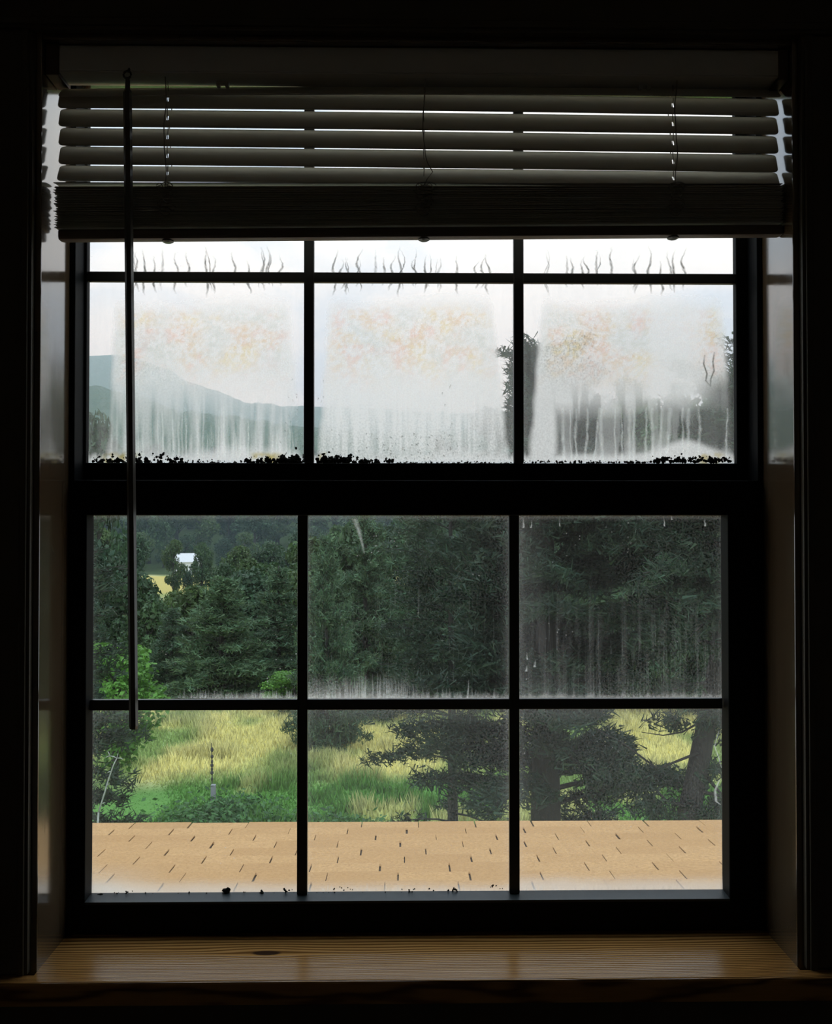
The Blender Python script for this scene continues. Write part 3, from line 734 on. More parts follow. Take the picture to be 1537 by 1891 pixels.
roof = tag(empty('porch_roof', (0, EAVE, roof_z(EAVE))), 'low porch roof of tan asphalt shingles just below the window', 'roof')
def rloc(x, y, dz=0): return Vector((x, y-EAVE, roof_z(y)-roof_z(EAVE)+dz))
m = MB(); x0, x1 = -4.2, 4.2; ya = Y_OUT+.003
c8 = [rloc(x, y, dz) for dz in (-.05, -.004) for (x, y) in ((x0, ya), (x1, ya), (x1, EAVE-.01), (x0, EAVE-.01))]
m.poly(c8, [(0, 3, 2, 1), (4, 5, 6, 7), (0, 1, 5, 4), (1, 2, 6, 5), (2, 3, 7, 6), (3, 0, 4, 7)]); m.build('roof_deck', m_deck, roof)
m = MB(); a = rloc(x0, EAVE-.012, -.16); b_ = rloc(x1, EAVE+.012, -.012); m.box(a.x, b_.x, a.y, b_.y, a.z, b_.z); m.build('fascia', m_deck, roof)
# one tab per shingle, thick lower edge lapping over the course below
TW, EX = .305, .1425
def tab_mesh(w):
    m = MB(); g = .0032
    hw_ = w/2-g
    def q(x, dy, dz): return (x, dy, -SLOPE*dy+dz)
    vs = [q(-hw_, 0, .0015), (hw_, 0, .0015-0), q(hw_, -EX-.02, -.002), q(-hw_, -EX-.02, -.002), q(-hw_, 0, .0085), q(hw_, 0, .0085), q(hw_, -EX-.02, .0010), q(-hw_, -EX-.02, .0010)]
    m.poly(vs, [(0, 3, 2, 1), (4, 5, 6, 7), (0, 1, 5, 4), (1, 2, 6, 5), (2, 3, 7, 6), (3, 0, 4, 7)])
    me = m.mesh('shingle'); me.materials.append(m_sh); return me
tabs = tab_mesh(TW)
r2 = random.Random(21)
NR = 13
for r in range(NR):
    y = EAVE+.008-r*EX; off = (r % 2)*TW/2+r2.uniform(-.10, .10)
    for i in range(-8, 9):
        x = i*TW+off
        if abs(x) > 0.5*y+.55: continue
        o = add('shingle', tabs, None, roof); o.location = rloc(x+r2.uniform(-.0030, .0030), y+r2.uniform(-.007, .007), r2.uniform(0, .0012)); o.rotation_euler = (0, 0, r2.uniform(-.006, .006))
# the rest of the roof out to its ends and up to the house
m = MB()
for r in range(0, 27):
    y = EAVE+.008-r*EX; off = (r % 2)*TW/2
    for i in range(-14, 15):
        x = i*TW+off
        if abs(x) > 4.1 or y-EX-.02 < Y_OUT+.01: continue
        if r < NR and abs(x) <= 0.5*y+.70: continue
        c = rloc(x, y); hw_ = TW/2-.0045
        vs = [(c.x+sx*hw_, c.y+dy, c.z-SLOPE*dy+dz) for dz in (0, 1) for (sx, dy) in ((-1, 0), (1, 0), (1, -EX-.02), (-1, -EX-.02))]
        vs = [(p[0], p[1], p[2]-(1 if k >= 4 else 0)+((.0085 if k in (4, 5) else .001) if k >= 4 else .0)) for k, p in enumerate(vs)]
        m.poly(vs, [(4, 5, 6, 7), (0, 1, 5, 4), (1, 2, 6, 5), (3, 0, 4, 7)])
o = m.build('shingles', m_sh, roof); o['kind'] = 'stuff'

# ------------------------------------------------------------------ outside: ground
def gz(x, y):
    x = np.asarray(x, float); y = np.asarray(y, float)
    b = np.interp(y, [0, 12, 34, 45, 60, 90, 120, 148, 165, 195, 212, 260, 340, 480, 1200], [-6.4, -6.9, -7.0, -8.4, -11, -13, -12, -10.3, -9.4, -9.6, -8, 2, 13, 24, 24])
    return ZC+b+(fbm(x*.09+5, y*.09+5, 3)-.5)*.7*ss(8, 20, y)+(fbm(x*.02, y*.02, 3)-.5)*ss(200, 300, y)*10
def field_mix(x, y):
    """0 = fresh green, 1 = dry straw"""
    e = 25.2+(fbm(x*.22+3, y*.22, 3)-.5)*6+0.05*x
    dry = ss(-1.3, 1.6, y-e)
    pat = fbm(x*.38+11, y*.30+2, 3)
    dry = dry*(0.28+0.80*ss(.36, .60, pat))+(1-dry)*.75*ss(.60, .74, fbm(x*.5+60, y*.5+7, 3))
    return np.clip(dry, 0, 1)
C_GREEN, C_DRY = np.array([.15, .33, .075]), np.array([.86, .80, .38])
ys = np.concatenate([np.linspace(1.3, 14, 14), np.linspace(14.4, 60, 115), np.linspace(62, 140, 50), np.linspace(142, 200, 36), np.linspace(204, 480, 60)])
xs = np.linspace(-1, 1, 161)
X = xs[None, :]*(ys[:, None]*.62+9); Yg = np.repeat(ys[:, None], 161, 1)
vs = np.stack([X.ravel(), Yg.ravel(), gz(X.ravel(), Yg.ravel())], 1)
i = np.arange(160)[None, :]+np.arange(len(ys)-1)[:, None]*161
me = mesh_np('ground', vs, np.stack([i, i+1, i+162, i+161], -1).reshape(-1, 4), True)
fm = field_mix(vs[:, 0], vs[:, 1])[:, None]
far = ss(140, 146, vs[:, 1])[:, None]*ss(178, 166, vs[:, 1])[:, None]
cg = (C_GREEN*(1-fm)+C_DRY*fm)*(1-far)+np.array([.62, .50, .16])*far
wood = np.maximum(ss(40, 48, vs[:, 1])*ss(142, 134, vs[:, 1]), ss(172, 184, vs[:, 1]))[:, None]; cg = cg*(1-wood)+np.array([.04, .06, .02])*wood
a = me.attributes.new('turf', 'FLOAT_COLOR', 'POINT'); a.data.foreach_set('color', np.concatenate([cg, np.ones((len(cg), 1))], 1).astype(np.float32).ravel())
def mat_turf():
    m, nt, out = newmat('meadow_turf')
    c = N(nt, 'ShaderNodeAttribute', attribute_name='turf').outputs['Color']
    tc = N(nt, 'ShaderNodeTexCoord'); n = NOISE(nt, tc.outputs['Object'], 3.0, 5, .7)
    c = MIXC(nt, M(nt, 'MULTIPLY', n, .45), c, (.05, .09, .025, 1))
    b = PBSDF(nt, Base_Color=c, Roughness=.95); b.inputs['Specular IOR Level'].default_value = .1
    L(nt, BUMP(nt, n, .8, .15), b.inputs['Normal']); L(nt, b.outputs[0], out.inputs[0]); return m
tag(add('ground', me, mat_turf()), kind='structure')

def mat_leaf(name, rough=.6, trans=.25):
    m, nt, out = newmat(name)
    c = N(nt, 'ShaderNodeAttribute', attribute_name='leafc').outputs['Color']
    oi = N(nt, 'ShaderNodeObjectInfo')
    c = MIXC(nt, 1.0, c, RAMP(nt, oi.outputs['Random'], [(0, (.78, .80, .86)), (1, (1.15, 1.1, .95))]), 'MULTIPLY')
    b = PBSDF(nt, Base_Color=c, Roughness=rough); b.inputs['Specular IOR Level'].default_value = .25
    t = N(nt, 'ShaderNodeBsdfTranslucent'); L(nt, c, t.inputs[0])
    L(nt, MIXS(nt, trans, b.outputs[0], t.outputs[0]), out.inputs[0]); return m
m_grass = mat_leaf('grass_blades', .6, .45); m_needle = mat_leaf('pine_needles'); m_leaf = mat_leaf('broad_leaves', .5, .3)
def mat_bark(name, c):
    m, nt, out = newmat(name)
    tc = N(nt, 'ShaderNodeTexCoord'); n = NOISE(nt, MAPV(nt, tc.outputs['Object'], (22, 22, 7)), 1, 5, .7)
    cc = MIXC(nt, n, (*[x*.25 for x in c], 1), (*[x*1.9 for x in c], 1))
    b = PBSDF(nt, Base_Color=cc, Roughness=.95); L(nt, BUMP(nt, n, .7, .02), b.inputs['Normal']); L(nt, b.outputs[0], out.inputs[0]); return m
m_bark = mat_bark('grey_brown_bark', (.030, .027, .023)); m_pale = mat_bark('pale_dead_wood', (.36, .36, .32))

def set_leafc(me, cols):
    a = me.attributes.new('leafc', 'FLOAT_COLOR', 'POINT')
    a.data.foreach_set('color', np.concatenate([cols, np.ones((len(cols), 1))], 1).astype(np.float32).ravel())
def unit(a): return a/np.maximum(1e-6, np.linalg.norm(a, axis=1, keepdims=True))

# meadow grass, blade by blade where the field shows
def grass():
    R = np.random.RandomState(3); n = 240000
    y = 17+ (R.rand(n)**.8)*25; x = (R.rand(n)*2-1)*(y*.50+2)
    z = gz(x, y); fm = field_mix(x, y)
    clump = fbm(x*.9, y*.9, 2); h = (.10+.10*fm+.26*ss(.5, .75, clump))*(.6+.8*R.rand(n))
    mown = ss(-.255, -.275, x/y+.05*(fbm(x*.3, y*.3, 2)-.5))*ss(26, 24.5, y); h = h*(1-.7*mown)
    ang = R.rand(n)*6.283; w = .022+.02*R.rand(n)
    sx, sy = np.cos(ang)*w, np.sin(ang)*w
    lx, ly = (R.rand(n)-.5)*h*.9, (R.rand(n)-.5)*h*.9
    b = np.stack([x, y, z-.02], 1)
    v = np.stack([b+np.stack([sx, sy, 0*x], 1), b-np.stack([sx, sy, 0*x], 1), b+np.stack([lx, ly, h], 1)], 1).reshape(-1, 3)
    me = mesh_np('meadow_grass', v, np.arange(3*n).reshape(-1, 3))
    c = C_GREEN*(1-fm[:, None])+C_DRY*fm[:, None]
    c = c*(.6+.8*R.rand(n, 1))*np.where(clump[:, None] > .62, .85, 1)
    set_leafc(me, np.repeat(c, 3, 0))
    return tag(add('meadow_grass', me, m_grass), 'uneven green and straw yellow meadow grass beyond the porch roof', 'grass', kind='stuff')
grass()

# ------------------------------------------------------------------ trees
def blades(C, Dr, col0, nb, ln, wd, R, spread=.8, upb=.25, var=.45):
    """needle sprays: nb thin triangles round every centre C along Dr"""
    n = len(C); k = n*nb
    c = np.repeat(C, nb, 0)+R.randn(k, 3)*ln*.28; d = np.repeat(Dr, nb, 0)
    dv = unit(d*.7+R.randn(k, 3)*spread*.6+np.array([0, 0, upb]))
    L_ = ln*(.6+.8*R.rand(k, 1)); sd = unit(np.cross(dv, R.randn(k, 3)))*wd*(.6+.8*R.rand(k, 1))
    b = c-dv*L_*.35
    v = np.stack([b+sd, b-sd, b+dv*L_], 1).reshape(-1, 3)
    clump = np.repeat(.6+.8*R.rand(n, 1), nb, 0)
    cc = np.array(col0)*clump*(1-var/2+var*R.rand(k, 1))*(1+np.array([.25, 0, -.15])*(R.rand(k, 1)-.5))
    me = mesh_np('foliage', v, np.arange(3*k).reshape(-1, 3)); set_leafc(me, np.repeat(cc, 3, 0)); return me
def conifer_data(seed, H, h0, R0, nwh, nbr, color, ln, wd, nb, droop=.25, up=.12, lean=(0, 0), tr=.2, pw=.8, cden=1.0, lowgap=0.0, twig=.42, cstep=.16):
    r = random.Random(seed); R = np.random.RandomState(seed)
    ax = lambda t: Vector((lean[0]*(t-.35*t*t), lean[1]*t, H*t))
    m = MB(); ts = [i/14 for i in range(15)]
    m.tube([ax(t) for t in ts], [max(.012, tr*(1.15-t)*(1+.35*math.exp(-t*18))) for t in ts], 9); trunk = m.mesh('trunk', True)
    mb = MB(); C = []; Dd = []
    for w in range(nwh):
        f = (w+r.uniform(-.3, .3))/nwh; f = min(max(f, 0), .985)
        h = h0+(H-h0)*f
        rad = R0*(1-f)**pw*(1 if f > .12 else .75+.25*f/.12)+.12
        for b in range(nbr):
            if r.random() < min(.85, lowgap*1.35*max(0, 1-f/.5)): continue
            az = r.uniform(0, 6.283); Lb = rad*r.uniform(.6, 1.15); t0 = ax(h/H)
            dr = Vector((math.cos(az), math.sin(az), 0)); upx = up*r.uniform(.3, 1.6)+.5*f
            wob = r.uniform(-.25, .25); sdv = Vector((-dr.y, dr.x, 0)); pts = []
            for i in range(6):
                s = i/5; pts.append(t0+dr*Lb*s+sdv*wob*Lb*s*s+Vector((0, 0, (upx*s-droop*s*s*(1-.5*f))*Lb)))
            mb.tube(pts, [max(.006, tr*.20*(1-f*.7)*(1-.8*i/5)) for i in range(6)], 4, False)
            dens = cden*(1-.5*lowgap*max(0, 1-f/.35))
            s = .22+.25*lowgap*max(0, 1-f/.3)
            while s < 1.02:
                i = min(4, int(s*5)); p = pts[i].lerp(pts[i+1], s*5-i) if s < 1 else pts[5]
                tl = twig*Lb*(1.05-.75*s)
                for sg in (-1, 1):
                    q = 0.0
                    while q < max(.05, tl):
                        if r.random() < dens:
                            dd = (dr*.7+sdv*sg*.75).normalized()
                            c = p+dd*q+Vector((0, 0, r.uniform(-.05, .06)-.08*q)); C.append(c[:]); Dd.append(dd[:])
                        q += cstep*r.uniform(.8, 1.3)
                s += cstep/max(.25, Lb)*r.uniform(.8, 1.25)
    C = np.array(C); Dd = np.array(Dd)
    return trunk, mb.mesh('branches', True), blades(C, Dd, color, nb, ln, wd, R)
def place_tree(name, data, loc, label, cat, group=None, rz=0, sc=(1, 1, 1), leaf=None, bark=None):
    t = tag(empty(name, loc), label, cat, group); t.rotation_euler = (0, 0, rz); t.scale = sc
    for nm, me, mt in zip(('trunk', 'branches', 'foliage'), data, (bark or m_bark, bark or m_bark, leaf or m_needle)):
        if me is None: continue
        o = add(nm, me, mt, t)
        if nm != 'trunk': o['kind'] = 'stuff'
    return t
def ground_at(u, d):
    x = P(u, 970, d).x; return Vector((x, d, float(gz(x, d))-.05))
def height_to(u, v, d):
    g = ground_at(u, d); return P(u, v, d).z-g.z

# two stout pines on the right, a middle pine and the pine by the left edge
PC = (.034, .060, .034)
g = ground_at(1006, 14.0); H = height_to(1006, 640, 14.0)
place_tree('pine_tree', conifer_data(31, H, 1.0, 2.2, 32, 7, PC, .18, .016, 14, .22, .10, (.05, 0), .26, .42, 1.0, .95, twig=.5, cstep=.155), g,
           'tall dark pine with a broad straight trunk beyond the porch roof', 'tree')
g = ground_at(1171, 12.5); H = height_to(1330, 610, 12.5)
place_tree('pine_tree', conifer_data(45, H, 4.6, 1.8, 22, 7, PC, .17, .014, 13, .34, .14, (2.7, .2), .19, .4, .9, .5, cstep=.155), g,
           'dark pine whose thick trunk leans towards the right hand jamb', 'tree')
g = ground_at(838, 17.0); H = height_to(838, 815, 17.0)
place_tree('pine_tree', conifer_data(52, H, 1.4, 1.75, 25, 6, PC, .17, .014, 12, .26, .08, (-.1, 0), .10, .45, .66, .60, cstep=.17), g,
           'shaggy dark pine standing between meadow and straight trunked pine', 'tree')
g = ground_at(118, 13.0); H = height_to(118, 880, 13.0)
place_tree('pine_tree', conifer_data(63, H, 1.2, 1.25, 22, 6, (.045, .072, .036), .16, .013, 12, .28, .08, (0, 0), .15, .45, .8, .3, cstep=.16), g,
           'dark pine reaching past the left hand jamb over the meadow', 'tree')
lp = bpy.data.objects['pine_tree.001']
m = MB(); D = 12.45
for pl_, rad in (([(1288, 1395), (1300, 1425), (1318, 1450), (1345, 1480)], .045), ([(1283, 1460), (1305, 1464), (1330, 1470), (1360, 1466)], .04), ([(1272, 1490), (1230, 1478), (1205, 1452), (1180, 1438)], .03),
        ([(1300, 1330), (1260, 1352), (1225, 1358), (1185, 1352)], .018), ([(1296, 1360), (1312, 1385), (1316, 1412), (1322, 1420)], .012), ([(1290, 1390), (1215, 1420), (1150, 1372), (1090, 1340), (1060, 1330)], .022), ([(1150, 1372), (1135, 1395), (1128, 1420)], .012)):
    pts = [P(u, v, D+.05*i)-lp.location for i, (u, v) in enumerate(pl_)]
    m.tube(pts, [rad*(1-.75*i/(len(pts)-1)) for i in range(len(pts))], 6)
o = m.build('bare_branches', m_bark, lp, True); o['kind'] = 'stuff'
# needle tufts low on that trunk
Rr = np.random.RandomState(77); Cc = []
for (u, v, n, su, sv) in ((1325, 1330, 50, 18, 14), (1335, 1500, 60, 22, 14), (1210, 1495, 60, 30, 12), (1170, 1440, 36, 24, 14), (1320, 1425, 20, 14, 8), (1125, 1420, 30, 34, 22), (1240, 1330, 24, 30, 8)):
    for k in range(n): Cc.append((P(u+Rr.randn()*su, v+Rr.randn()*sv, D+Rr.randn()*.25)-lp.location)[:])
Cc = np.array(Cc); o = add('foliage', blades(Cc, unit(Rr.randn(len(Cc), 3)), PC, 12, .15, .012, Rr), m_needle, lp); o['kind'] = 'stuff'
# pale dead branch hanging before that pine
m = MB(); D = 12.2
pp = [P(182, 1500, D), P(194, 1462, D), P(200, 1440, D+.1), P(210, 1412, D), P(216, 1400, D)]
m.tube(pp, [.012, .011, .010, .008, .007], 5)
for a, b in (((216, 1400), (228, 1402)), ((216, 1400), (203, 1396)), ((203, 1396), (194, 1400)), ((203, 1396), (199, 1388)), ((205, 1425), (197, 1428)), ((197, 1452), (203, 1447)), ((216, 1400), (219, 1388)), ((188, 1485), (195, 1482))):
    m.tube([P(*a, D), P((a[0]+b[0])/2, (a[1]+b[1])/2-1, D-.02), P(*b, D)], [.007, .006, .003], 4)
pp2 = [P(182, 1500, D), P(178, 1560, D+.1), P(172, 1680, D+.2)]; gl = ground_at(170, D+.25); pp2.append(gl)
m.tube(pp2, [.012, .016, .02, .024], 6)
tag(m.build('dead_sapling', m_pale, None, True), 'thin pale dead sapling with bare twigs before the left pine', 'sapling')

# layered spruces along the far side of the meadow, copies of two shapes
SPC = (.080, .140, .074)
spA = conifer_data(71, 6.0, .25, 2.1, 20, 9, SPC, .26, .026, 9, .20, .10, (0, 0), .13, .75, .95, 0, cstep=.22)
spB = conifer_data(82, 7.5, .3, 2.2, 22, 9, (.070, .122, .070), .26, .026, 9, .30, .10, (0, 0), .15, .7, .95, 0, cstep=.22)
def spruce(data, H0, u, vtop, d, w, label, group=None, rz=0):
    h = height_to(u, vtop, d); place_tree('spruce_tree', data, ground_at(u, d), label, 'tree', group, rz, (w*h/H0, w*h/H0, h/H0))
lab = 'dense dark spruce in the row along the far side of the meadow'; grp = 'spruces along the far side of the meadow'
for k, (d_, H0, u, vt, d, w) in enumerate(((spA, 6, 410, 1062, 37, 1.35), (spB, 7.5, 318, 1120, 39, 1.25), (spB, 7.5, 515, 1045, 40, 1.2),
        (spB, 7.5, 675, 935, 34, .85), (spA, 6, 775, 905, 38, .9), (spB, 7.5, 885, 880, 36, .85), (spB, 7.5, 1075, 700, 35, .62),
        (spA, 6, 1160, 690, 41, .60), (spB, 7.5, 1250, 700, 35, .58), (spA, 6, 1330, 690, 42, .55), (spA, 6, 1420, 730, 36, .6), (spB, 7.5, 150, 1060, 40, .95), (spA, 6, 985, 865, 40, .75))):
    if k < 3: spruce(d_, H0, u, vt, d, w, 'broad low spruce with layered boughs where meadow meets the dip', 'broad low spruces at the meadow edge', k*1.7)
    elif vt < 740: spruce(d_, H0, u, vt, d, w, 'tall slim spruce standing behind the leaning pine', 'tall spruces behind the leaning pine', k*1.7)
    else: spruce(d_, H0, u, vt, d, w, lab, grp, k*1.7)
spruce(spA, 6, 603, 985, 28.7, .55, 'slim young spruce rising alone from the middle of the meadow', None, .5)

def broadleaf_data(seed, H, Rc, hc, nblob, nleaf, size, color, tr):
    r = random.Random(seed); R = np.random.RandomState(seed)
    m = MB(); m.tube([(0, 0, 0), (.05, 0, H*.3), (0, .05, H*.6), (.02, 0, H*.9)], [tr*1.3, tr, tr*.6, tr*.15], 8); trunk = m.mesh('trunk', True)
    mb = MB(); cs = []
    for b in range(nblob):
        f = r.random(); az = r.uniform(0, 6.283); rad = Rc*math.sqrt(max(.05, 1-(2*f-1)**2))*r.uniform(.35, .85)
        c = Vector((rad*math.cos(az), rad*math.sin(az), hc+(H-hc)*f*.93)); cs.append((c, Rc*r.uniform(.28, .48)))
        z0 = max(.3*H*.3, c.z-rad*.9); mb.tube([(0, 0, min(z0, c.z*.8)), (c.x*.5, c.y*.5, (z0+c.z)/2), c], [tr*.35, tr*.22, tr*.08], 4, False)
    per = nleaf//nblob; P_, Nn, Cc = [], [], []
    for c, rb in cs:
        d = unit(R.randn(per, 3)); rr_ = rb*(.55+.5*R.rand(per, 1)); P_.append(np.array(c)+d*rr_*np.array([1, 1, .8])); Nn.append(unit(d*.6+R.randn(per, 3)*.6+np.array([0, 0, .4])))
        Cc.append(np.repeat([r.uniform(.75, 1.25)], per))
    p = np.concatenate(P_); nrm = np.concatenate(Nn); k = len(p); cb = np.concatenate(Cc)[:, None]
    a = unit(np.cross(nrm, R.randn(k, 3))); b2_ = np.cross(nrm, a); s = size*(.6+.8*R.rand(k, 1))
    v = np.stack([p-a*s, p+b2_*s*.55, p+a*s, p-b2_*s*.55], 1).reshape(-1, 3)
    me = mesh_np('foliage', v, np.arange(4*k).reshape(-1, 4)); cc = np.array(color)*cb*(.7+.6*R.rand(k, 1)); set_leafc(me, np.repeat(cc, 4, 0))
    return trunk, mb.mesh('branches', True), me
def broad(data, H0, u, vtop, d, w, label, group=None, rz=0, name='broadleaf_tree'):
    h = height_to(u, vtop, d); return place_tree(name, data, ground_at(u, d), label, 'tree', group, rz, (w*h/H0, w*h/H0, h/H0), m_leaf)
bl = [broadleaf_data(91+k, 10, 3.6, 1.6, 26, 5200, .26, ((.055, .105, .040), (.045, .090, .045), (.070, .118, .036))[k], .28) for k in range(3)]
br_ = broadleaf_data(99, 5, 1.5, .8, 22, 5200, .085, (.12, .27, .045), .09)
h = height_to(215, 1158, 24.5)
place_tree('young_maple', br_, ground_at(213, 24.5), 'small bright green leafy tree growing beside the left pine', 'tree', None, .4, (.95, .95, h/5), m_leaf)
h = height_to(540, 1228, 34.0); place_tree('young_maple', br_, ground_at(546, 34.0), 'small light green leafy tree at the foot of the spruces', 'tree', None, 2.2, (.8, .8, h/5), m_leaf)

# woods in the dip beyond the meadow
TONE = ('mid green', 'dark blue green', 'yellowish green')
placed = []
def scatter(x, y, rad):
    for (a, b, c) in placed:
        if math.hypot(a-x, b-y) < (c+rad)*1.0: return False
    placed.append((x, y, rad)); return True
def wood_tree(k, u, vt, d, w, where, grp):
    best = None
    for dd in (0, 3, -3, 6, -6, 9, -9, 12, -12):
        h = height_to(u, vt, d+dd); g = ground_at(u, d+dd); rad = 3.4*w*h/10
        gap = min([math.hypot(a-g.x, b-g.y)-(c+rad) for a, b, c in placed] or [1])
        if best is None or gap > best[0]: best = (gap, h, g, rad)
        if gap >= 0: break
    gap, h, g, rad = best; t = bl[k]; placed.append((g.x, g.y, rad))
    place_tree('broadleaf_tree', t, g, TONE[k]+' leafy tree '+where, 'tree', grp, (u*.37) % 6.28, (w*h/10, w*h/10, h/10), m_leaf)
for k, (u, vt, d, w) in enumerate(((240, 1062, 58, .85), (470, 1060, 60, .9), (355, 1088, 56, .8), (590, 1030, 58, .85), (140, 1000, 56, .8), (540, 1062, 50, .7), (275, 1110, 50, .8), (425, 1075, 74, .8), (330, 1096, 72, .7), (505, 1040, 78, .8), (200, 1020, 74, .85), (580, 1000, 80, .8), (670, 960, 70, .7), (770, 930, 70, .7), (1090, 742, 64, .62), (1255, 738, 62, .62), (1400, 720, 66, .6), (1180, 745, 82, .6))):
    wood_tree(k % 3, u, vt, d, w, 'in the dip between spruces and white house', 'trees in the dip beyond the spruces')
for k, (u, vt, d, w) in enumerate(((240, 990, 128, .85), (321, 1000, 140, .62), (373, 1002, 142, .62), (347, 1056, 130, .5), (440, 1012, 126, .8), (500, 1000, 130, .85), (560, 985, 132, .9), (180, 975, 128, .85), (415, 1040, 112, .8), (120, 970, 130, .9), (465, 1035, 110, .8), (640, 970, 130, .9))):
    wood_tree((k+1) % 3, u, vt, d, w, 'standing before the white house', 'trees before the white house')
for k, (u, vt, d, w) in enumerate(((262, 985, 196, 1.0), (302, 1000, 200, .8), (412, 995, 197, .9), (452, 985, 194, .9), (345, 985, 203, .8), (378, 1000, 199, .6))):
    wood_tree((k+2) % 3, u, vt, d, w, 'close behind the white house', 'trees close behind the white house')
h62 = broad(bl[1], 10, 182, 780, 100, .36, 'tall dark leafy tree showing in the foot of the left upper lite')
r3 = random.Random(8)
for d0, d1, n in ((206, 232, 2500), (232, 275, 3000), (275, 335, 3000)):
    for i in range(n):
        y = r3.uniform(d0, d1); x = r3.uniform(-.47, .47)*y; s = r3.uniform(1.2, 1.7); wv = s*r3.uniform(.85, 1.1)
        if y < 212 and abs(x-P(352, 970, 190).x) < 9: continue
        if not scatter(x, y, 4.3*wv): continue
        k = r3.randrange(3)
        place_tree('broadleaf_tree', bl[k], (x, y, float(gz(x, y))-.3), TONE[k]+' rounded tree on the wooded slope behind the white house', 'tree', 'trees on the wooded slope', r3.uniform(0, 6), (wv, wv, s), m_leaf)

# ------------------------------------------------------------------ the white house across the valley
def house():
    d = 184.0; c = ground_at(352, d)
    h = tag(empty('farmhouse', c), 'small white house half hidden by trees across the valley', 'house'); h.rotation_euler = (0, 0, .35); h.scale = (.9, .9, .85)
    mw = mat_plain('white_clapboard', (.78, .79, .80), .7, 3, .1); mr = mat_plain('pale_metal_roof', (.62, .63, .65), .5, 3, .1); mg = mat_plain('dark_window_glass', (.03, .04, .05), .1, 3)
    m = MB(); m.box(-3.2, 3.2, -2.4, 2.4, 0, 3.0); m.build('wall', mw, h)
    m = MB(); m.poly([(-3.2, -2.4, 3.0), (-3.2, 2.4, 3.0), (-3.2, 0, 4.7), (3.2, -2.4, 3.0), (3.2, 2.4, 3.0), (3.2, 0, 4.7)], [(0, 1, 2), (3, 5, 4), (0, 2, 5, 3), (1, 4, 5, 2)]); m.build('gable', mw, h)
    m = MB(); 
    for s in (-1, 1): m.poly([(-3.5, s*2.7, 2.86), (3.5, s*2.7, 2.86), (3.5, 0, 4.80), (-3.5, 0, 4.80), (-3.5, s*2.7, 2.96), (3.5, s*2.7, 2.96), (3.5, 0, 4.92), (-3.5, 0, 4.92)], [(0,3,2,1),(4,5,6,7),(0,1,5,4),(1,2,6,5),(2,3,7,6),(3,0,4,7)])
    m.build('roof', mr, h)
    for x in (-1.9, 1.9):
        m = MB(); m.box(x-.45, x+.45, -2.46, -2.40, 1.0, 2.3); w = m.build('window', mw, h)
        m = MB(); m.box(x-.37, x+.37, -2.475, -2.462, 1.08, 2.22); m.build('pane', mg, w)
    m = MB(); m.box(-.45, .45, -2.46, -2.40, 0, 2.1); m.build('door', mr, h)
house()

# ------------------------------------------------------------------ fence rod and marker box in the meadow
d = 23.0; g = ground_at(390, d); top = P(389, 1372, d); bz = P(392, 1474, d)
g = Vector((P(391, 1476, d).x, d, float(gz(P(391, 1476, d).x, d))-.03))
m_iron = mat_plain('rusty_iron', (.035, .032, .03), .7, 40)
rod = tag(empty('fence_rod', g), 'thin dark iron rod with knobby insulators standing in the meadow', 'post')
Hh = top.z-g.z
m = MB(); m.tube([(0, 0, 0), (.01, 0, Hh*.5), (-.01, 0, Hh)], [.016, .014, .008], 6); m.build('shaft', m_iron, rod)
for t in (.42, .52, .58, .64, .70, .78, .885, .90):
    m = MB(); z = Hh*t; s = r3.uniform(.028, .045); m.tube([(.005, 0, z-.05), (.005, 0, z-.02), (.005, 0, z+.025), (.005, 0, z+.05)], [.012, s, s*.9, .01], 7); m.build('insulator', m_iron, rod)
bx = P(394.5, 1460, d-.05); m = MB(); m.box(bx.x-.055, bx.x+.06, d-.14, d-.03, float(gz(bx.x, d))-.03, P(394, 1447, d).z, .01)
mk = m.build('marker_post', mat_plain('pale_grey_plastic', (.30, .30, .31), .6, 10))
tag(mk, 'short pale grey box post at the foot of the iron rod', 'post')
# leafy weeds round its foot
def weeds(u, d, n, label, seed):
    R = np.random.RandomState(seed); c = ground_at(u, d); k = n
    p = np.stack([R.randn(k)*.55, R.randn(k)*.3, np.abs(R.randn(k))*.16+.03], 1); nrm = unit(R.randn(k, 3)*.5+np.array([0, 0, 1.])); a = unit(np.cross(nrm, R.randn(k, 3))); b = np.cross(nrm, a); s = .05+.05*R.rand(k, 1)
    v = np.stack([p-a*s, p+b*s*.5, p+a*s, p-b*s*.5], 1).reshape(-1, 3); me = mesh_np('weeds', v, np.arange(4*k).reshape(-1, 4))
    set_leafc(me, np.repeat(np.array([.055, .14, .04])*(.6+.9*R.rand(k, 1)), 4, 0)); tag(add('weed_patch', me, m_leaf, None, c), label, 'weeds', 'weed patches in the meadow', 'stuff')
for k, (u, d) in enumerate(((385, 22.0), (410, 21.6), (360, 21.4), (440, 21.0), (395, 20.8), (470, 21.8), (500, 21.0), (600, 21.0), (640, 20.6), (430, 22.6))):
    weeds(u, d, 420, 'leafy green weed patch in the meadow near the iron rod', 40+k)

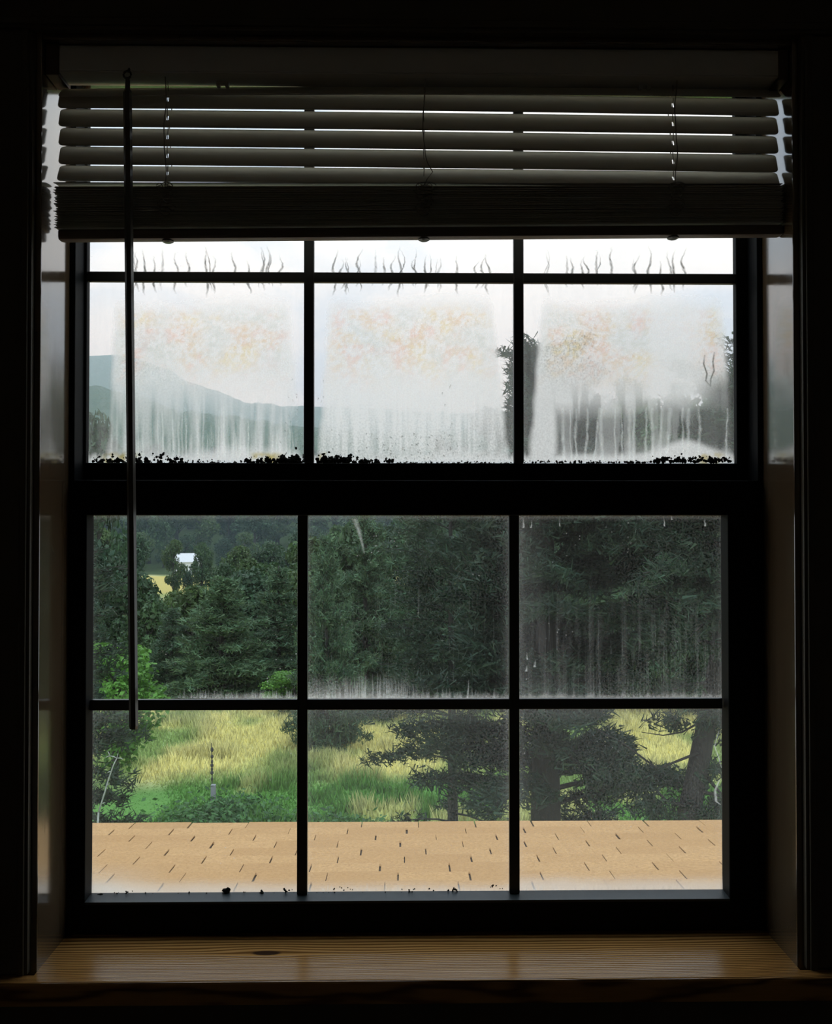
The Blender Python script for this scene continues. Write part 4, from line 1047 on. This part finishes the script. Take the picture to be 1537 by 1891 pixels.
# ------------------------------------------------------------------ wooded ridges and valley haze
def mat_forest(name, c0, c1, sc):
    m, nt, out = newmat(name)
    tc = N(nt, 'ShaderNodeTexCoord'); n = NOISE(nt, tc.outputs['Object'], sc, 5, .65); n2 = NOISE(nt, tc.outputs['Object'], sc*.12, 3)
    c = MIXC(nt, n, (*c0, 1), (*c1, 1)); c = MIXC(nt, M(nt, 'MULTIPLY', n2, .4), c, (*[x*1.5 for x in c1], 1))
    b = PBSDF(nt, Base_Color=c, Roughness=1.0); b.inputs['Specular IOR Level'].default_value = 0
    L(nt, BUMP(nt, n, 1.0, 6.0), b.inputs['Normal']); L(nt, b.outputs[0], out.inputs[0]); return m
def ridge(name, prof, dc, d0, d1, z0, bump, cell, mat):
    us = np.linspace(-900, 2500, 260); vt = np.interp(us, [p[0] for p in prof], [p[1] for p in prof])
    crest = np.array([P(u, v, dc)[:] for u, v in zip(us, vt)])
    T = np.linspace(0, 1, 70); Vv = []
    for t in T:
        f = min(1, t/.72); y = d0+(dc-d0)*f if t <= .72 else dc+(d1-dc)*(t-.72)/.28
        hgt = ss(0, 1, f)*.35+.65*f if t <= .72 else 1-((t-.72)/.28)**1.5*.9
        x = crest[:, 0]*y/dc; z = ZC+z0+(crest[:, 2]-ZC-z0)*hgt
        n = (fbm(x/cell+9, np.full_like(x, y)/cell, 3)-.5)*bump*2; Vv.append(np.stack([x, np.full_like(x, y), z+n*min(1, f*2)], 1))
    v = np.concatenate(Vv); w = len(us); i = np.arange(w-1)[None, :]+np.arange(len(T)-1)[:, None]*w
    o = add(name, mesh_np(name, v, np.stack([i, i+1, i+w+1, i+w], -1).reshape(-1, 4), True), mat); tag(o, kind='structure'); return o
ridge('hill_near', [(-900, 660), (0, 700), (168, 716), (235, 727), (283, 746), (344, 762), (436, 772), (500, 786), (700, 800), (1000, 800), (1500, 775), (2500, 740)], 560, 270, 760, 12, 4, 9, mat_forest('wooded_hill', (.020, .045, .022), (.06, .11, .05), .12))
ridge('hill_far', [(-900, 700), (-200, 668), (165, 659), (232, 657), (290, 676), (344, 703), (390, 723), (466, 744), (560, 752), (700, 758), (1000, 770), (1500, 745), (2500, 700)], 1250, 700, 1500, 24, 6, 22, mat_forest('wooded_mountain', (.025, .050, .030), (.07, .115, .06), .05))
m, nt, out = newmat('valley_haze')
sc_ = N(nt, 'ShaderNodeVolumeScatter'); sc_.inputs['Color'].default_value = (.62, .89, 1.0, 1); sc_.inputs['Density'].default_value = .00085; sc_.inputs['Anisotropy'].default_value = .2
L(nt, sc_.outputs[0], out.inputs['Volume'])
hz = box('valley_haze', (-1500, 1500, 104, 1700, ZC-30, ZC+330), m)
tag(hz, 'thin blue haze filling the valley before the mountains', 'haze', kind='stuff')
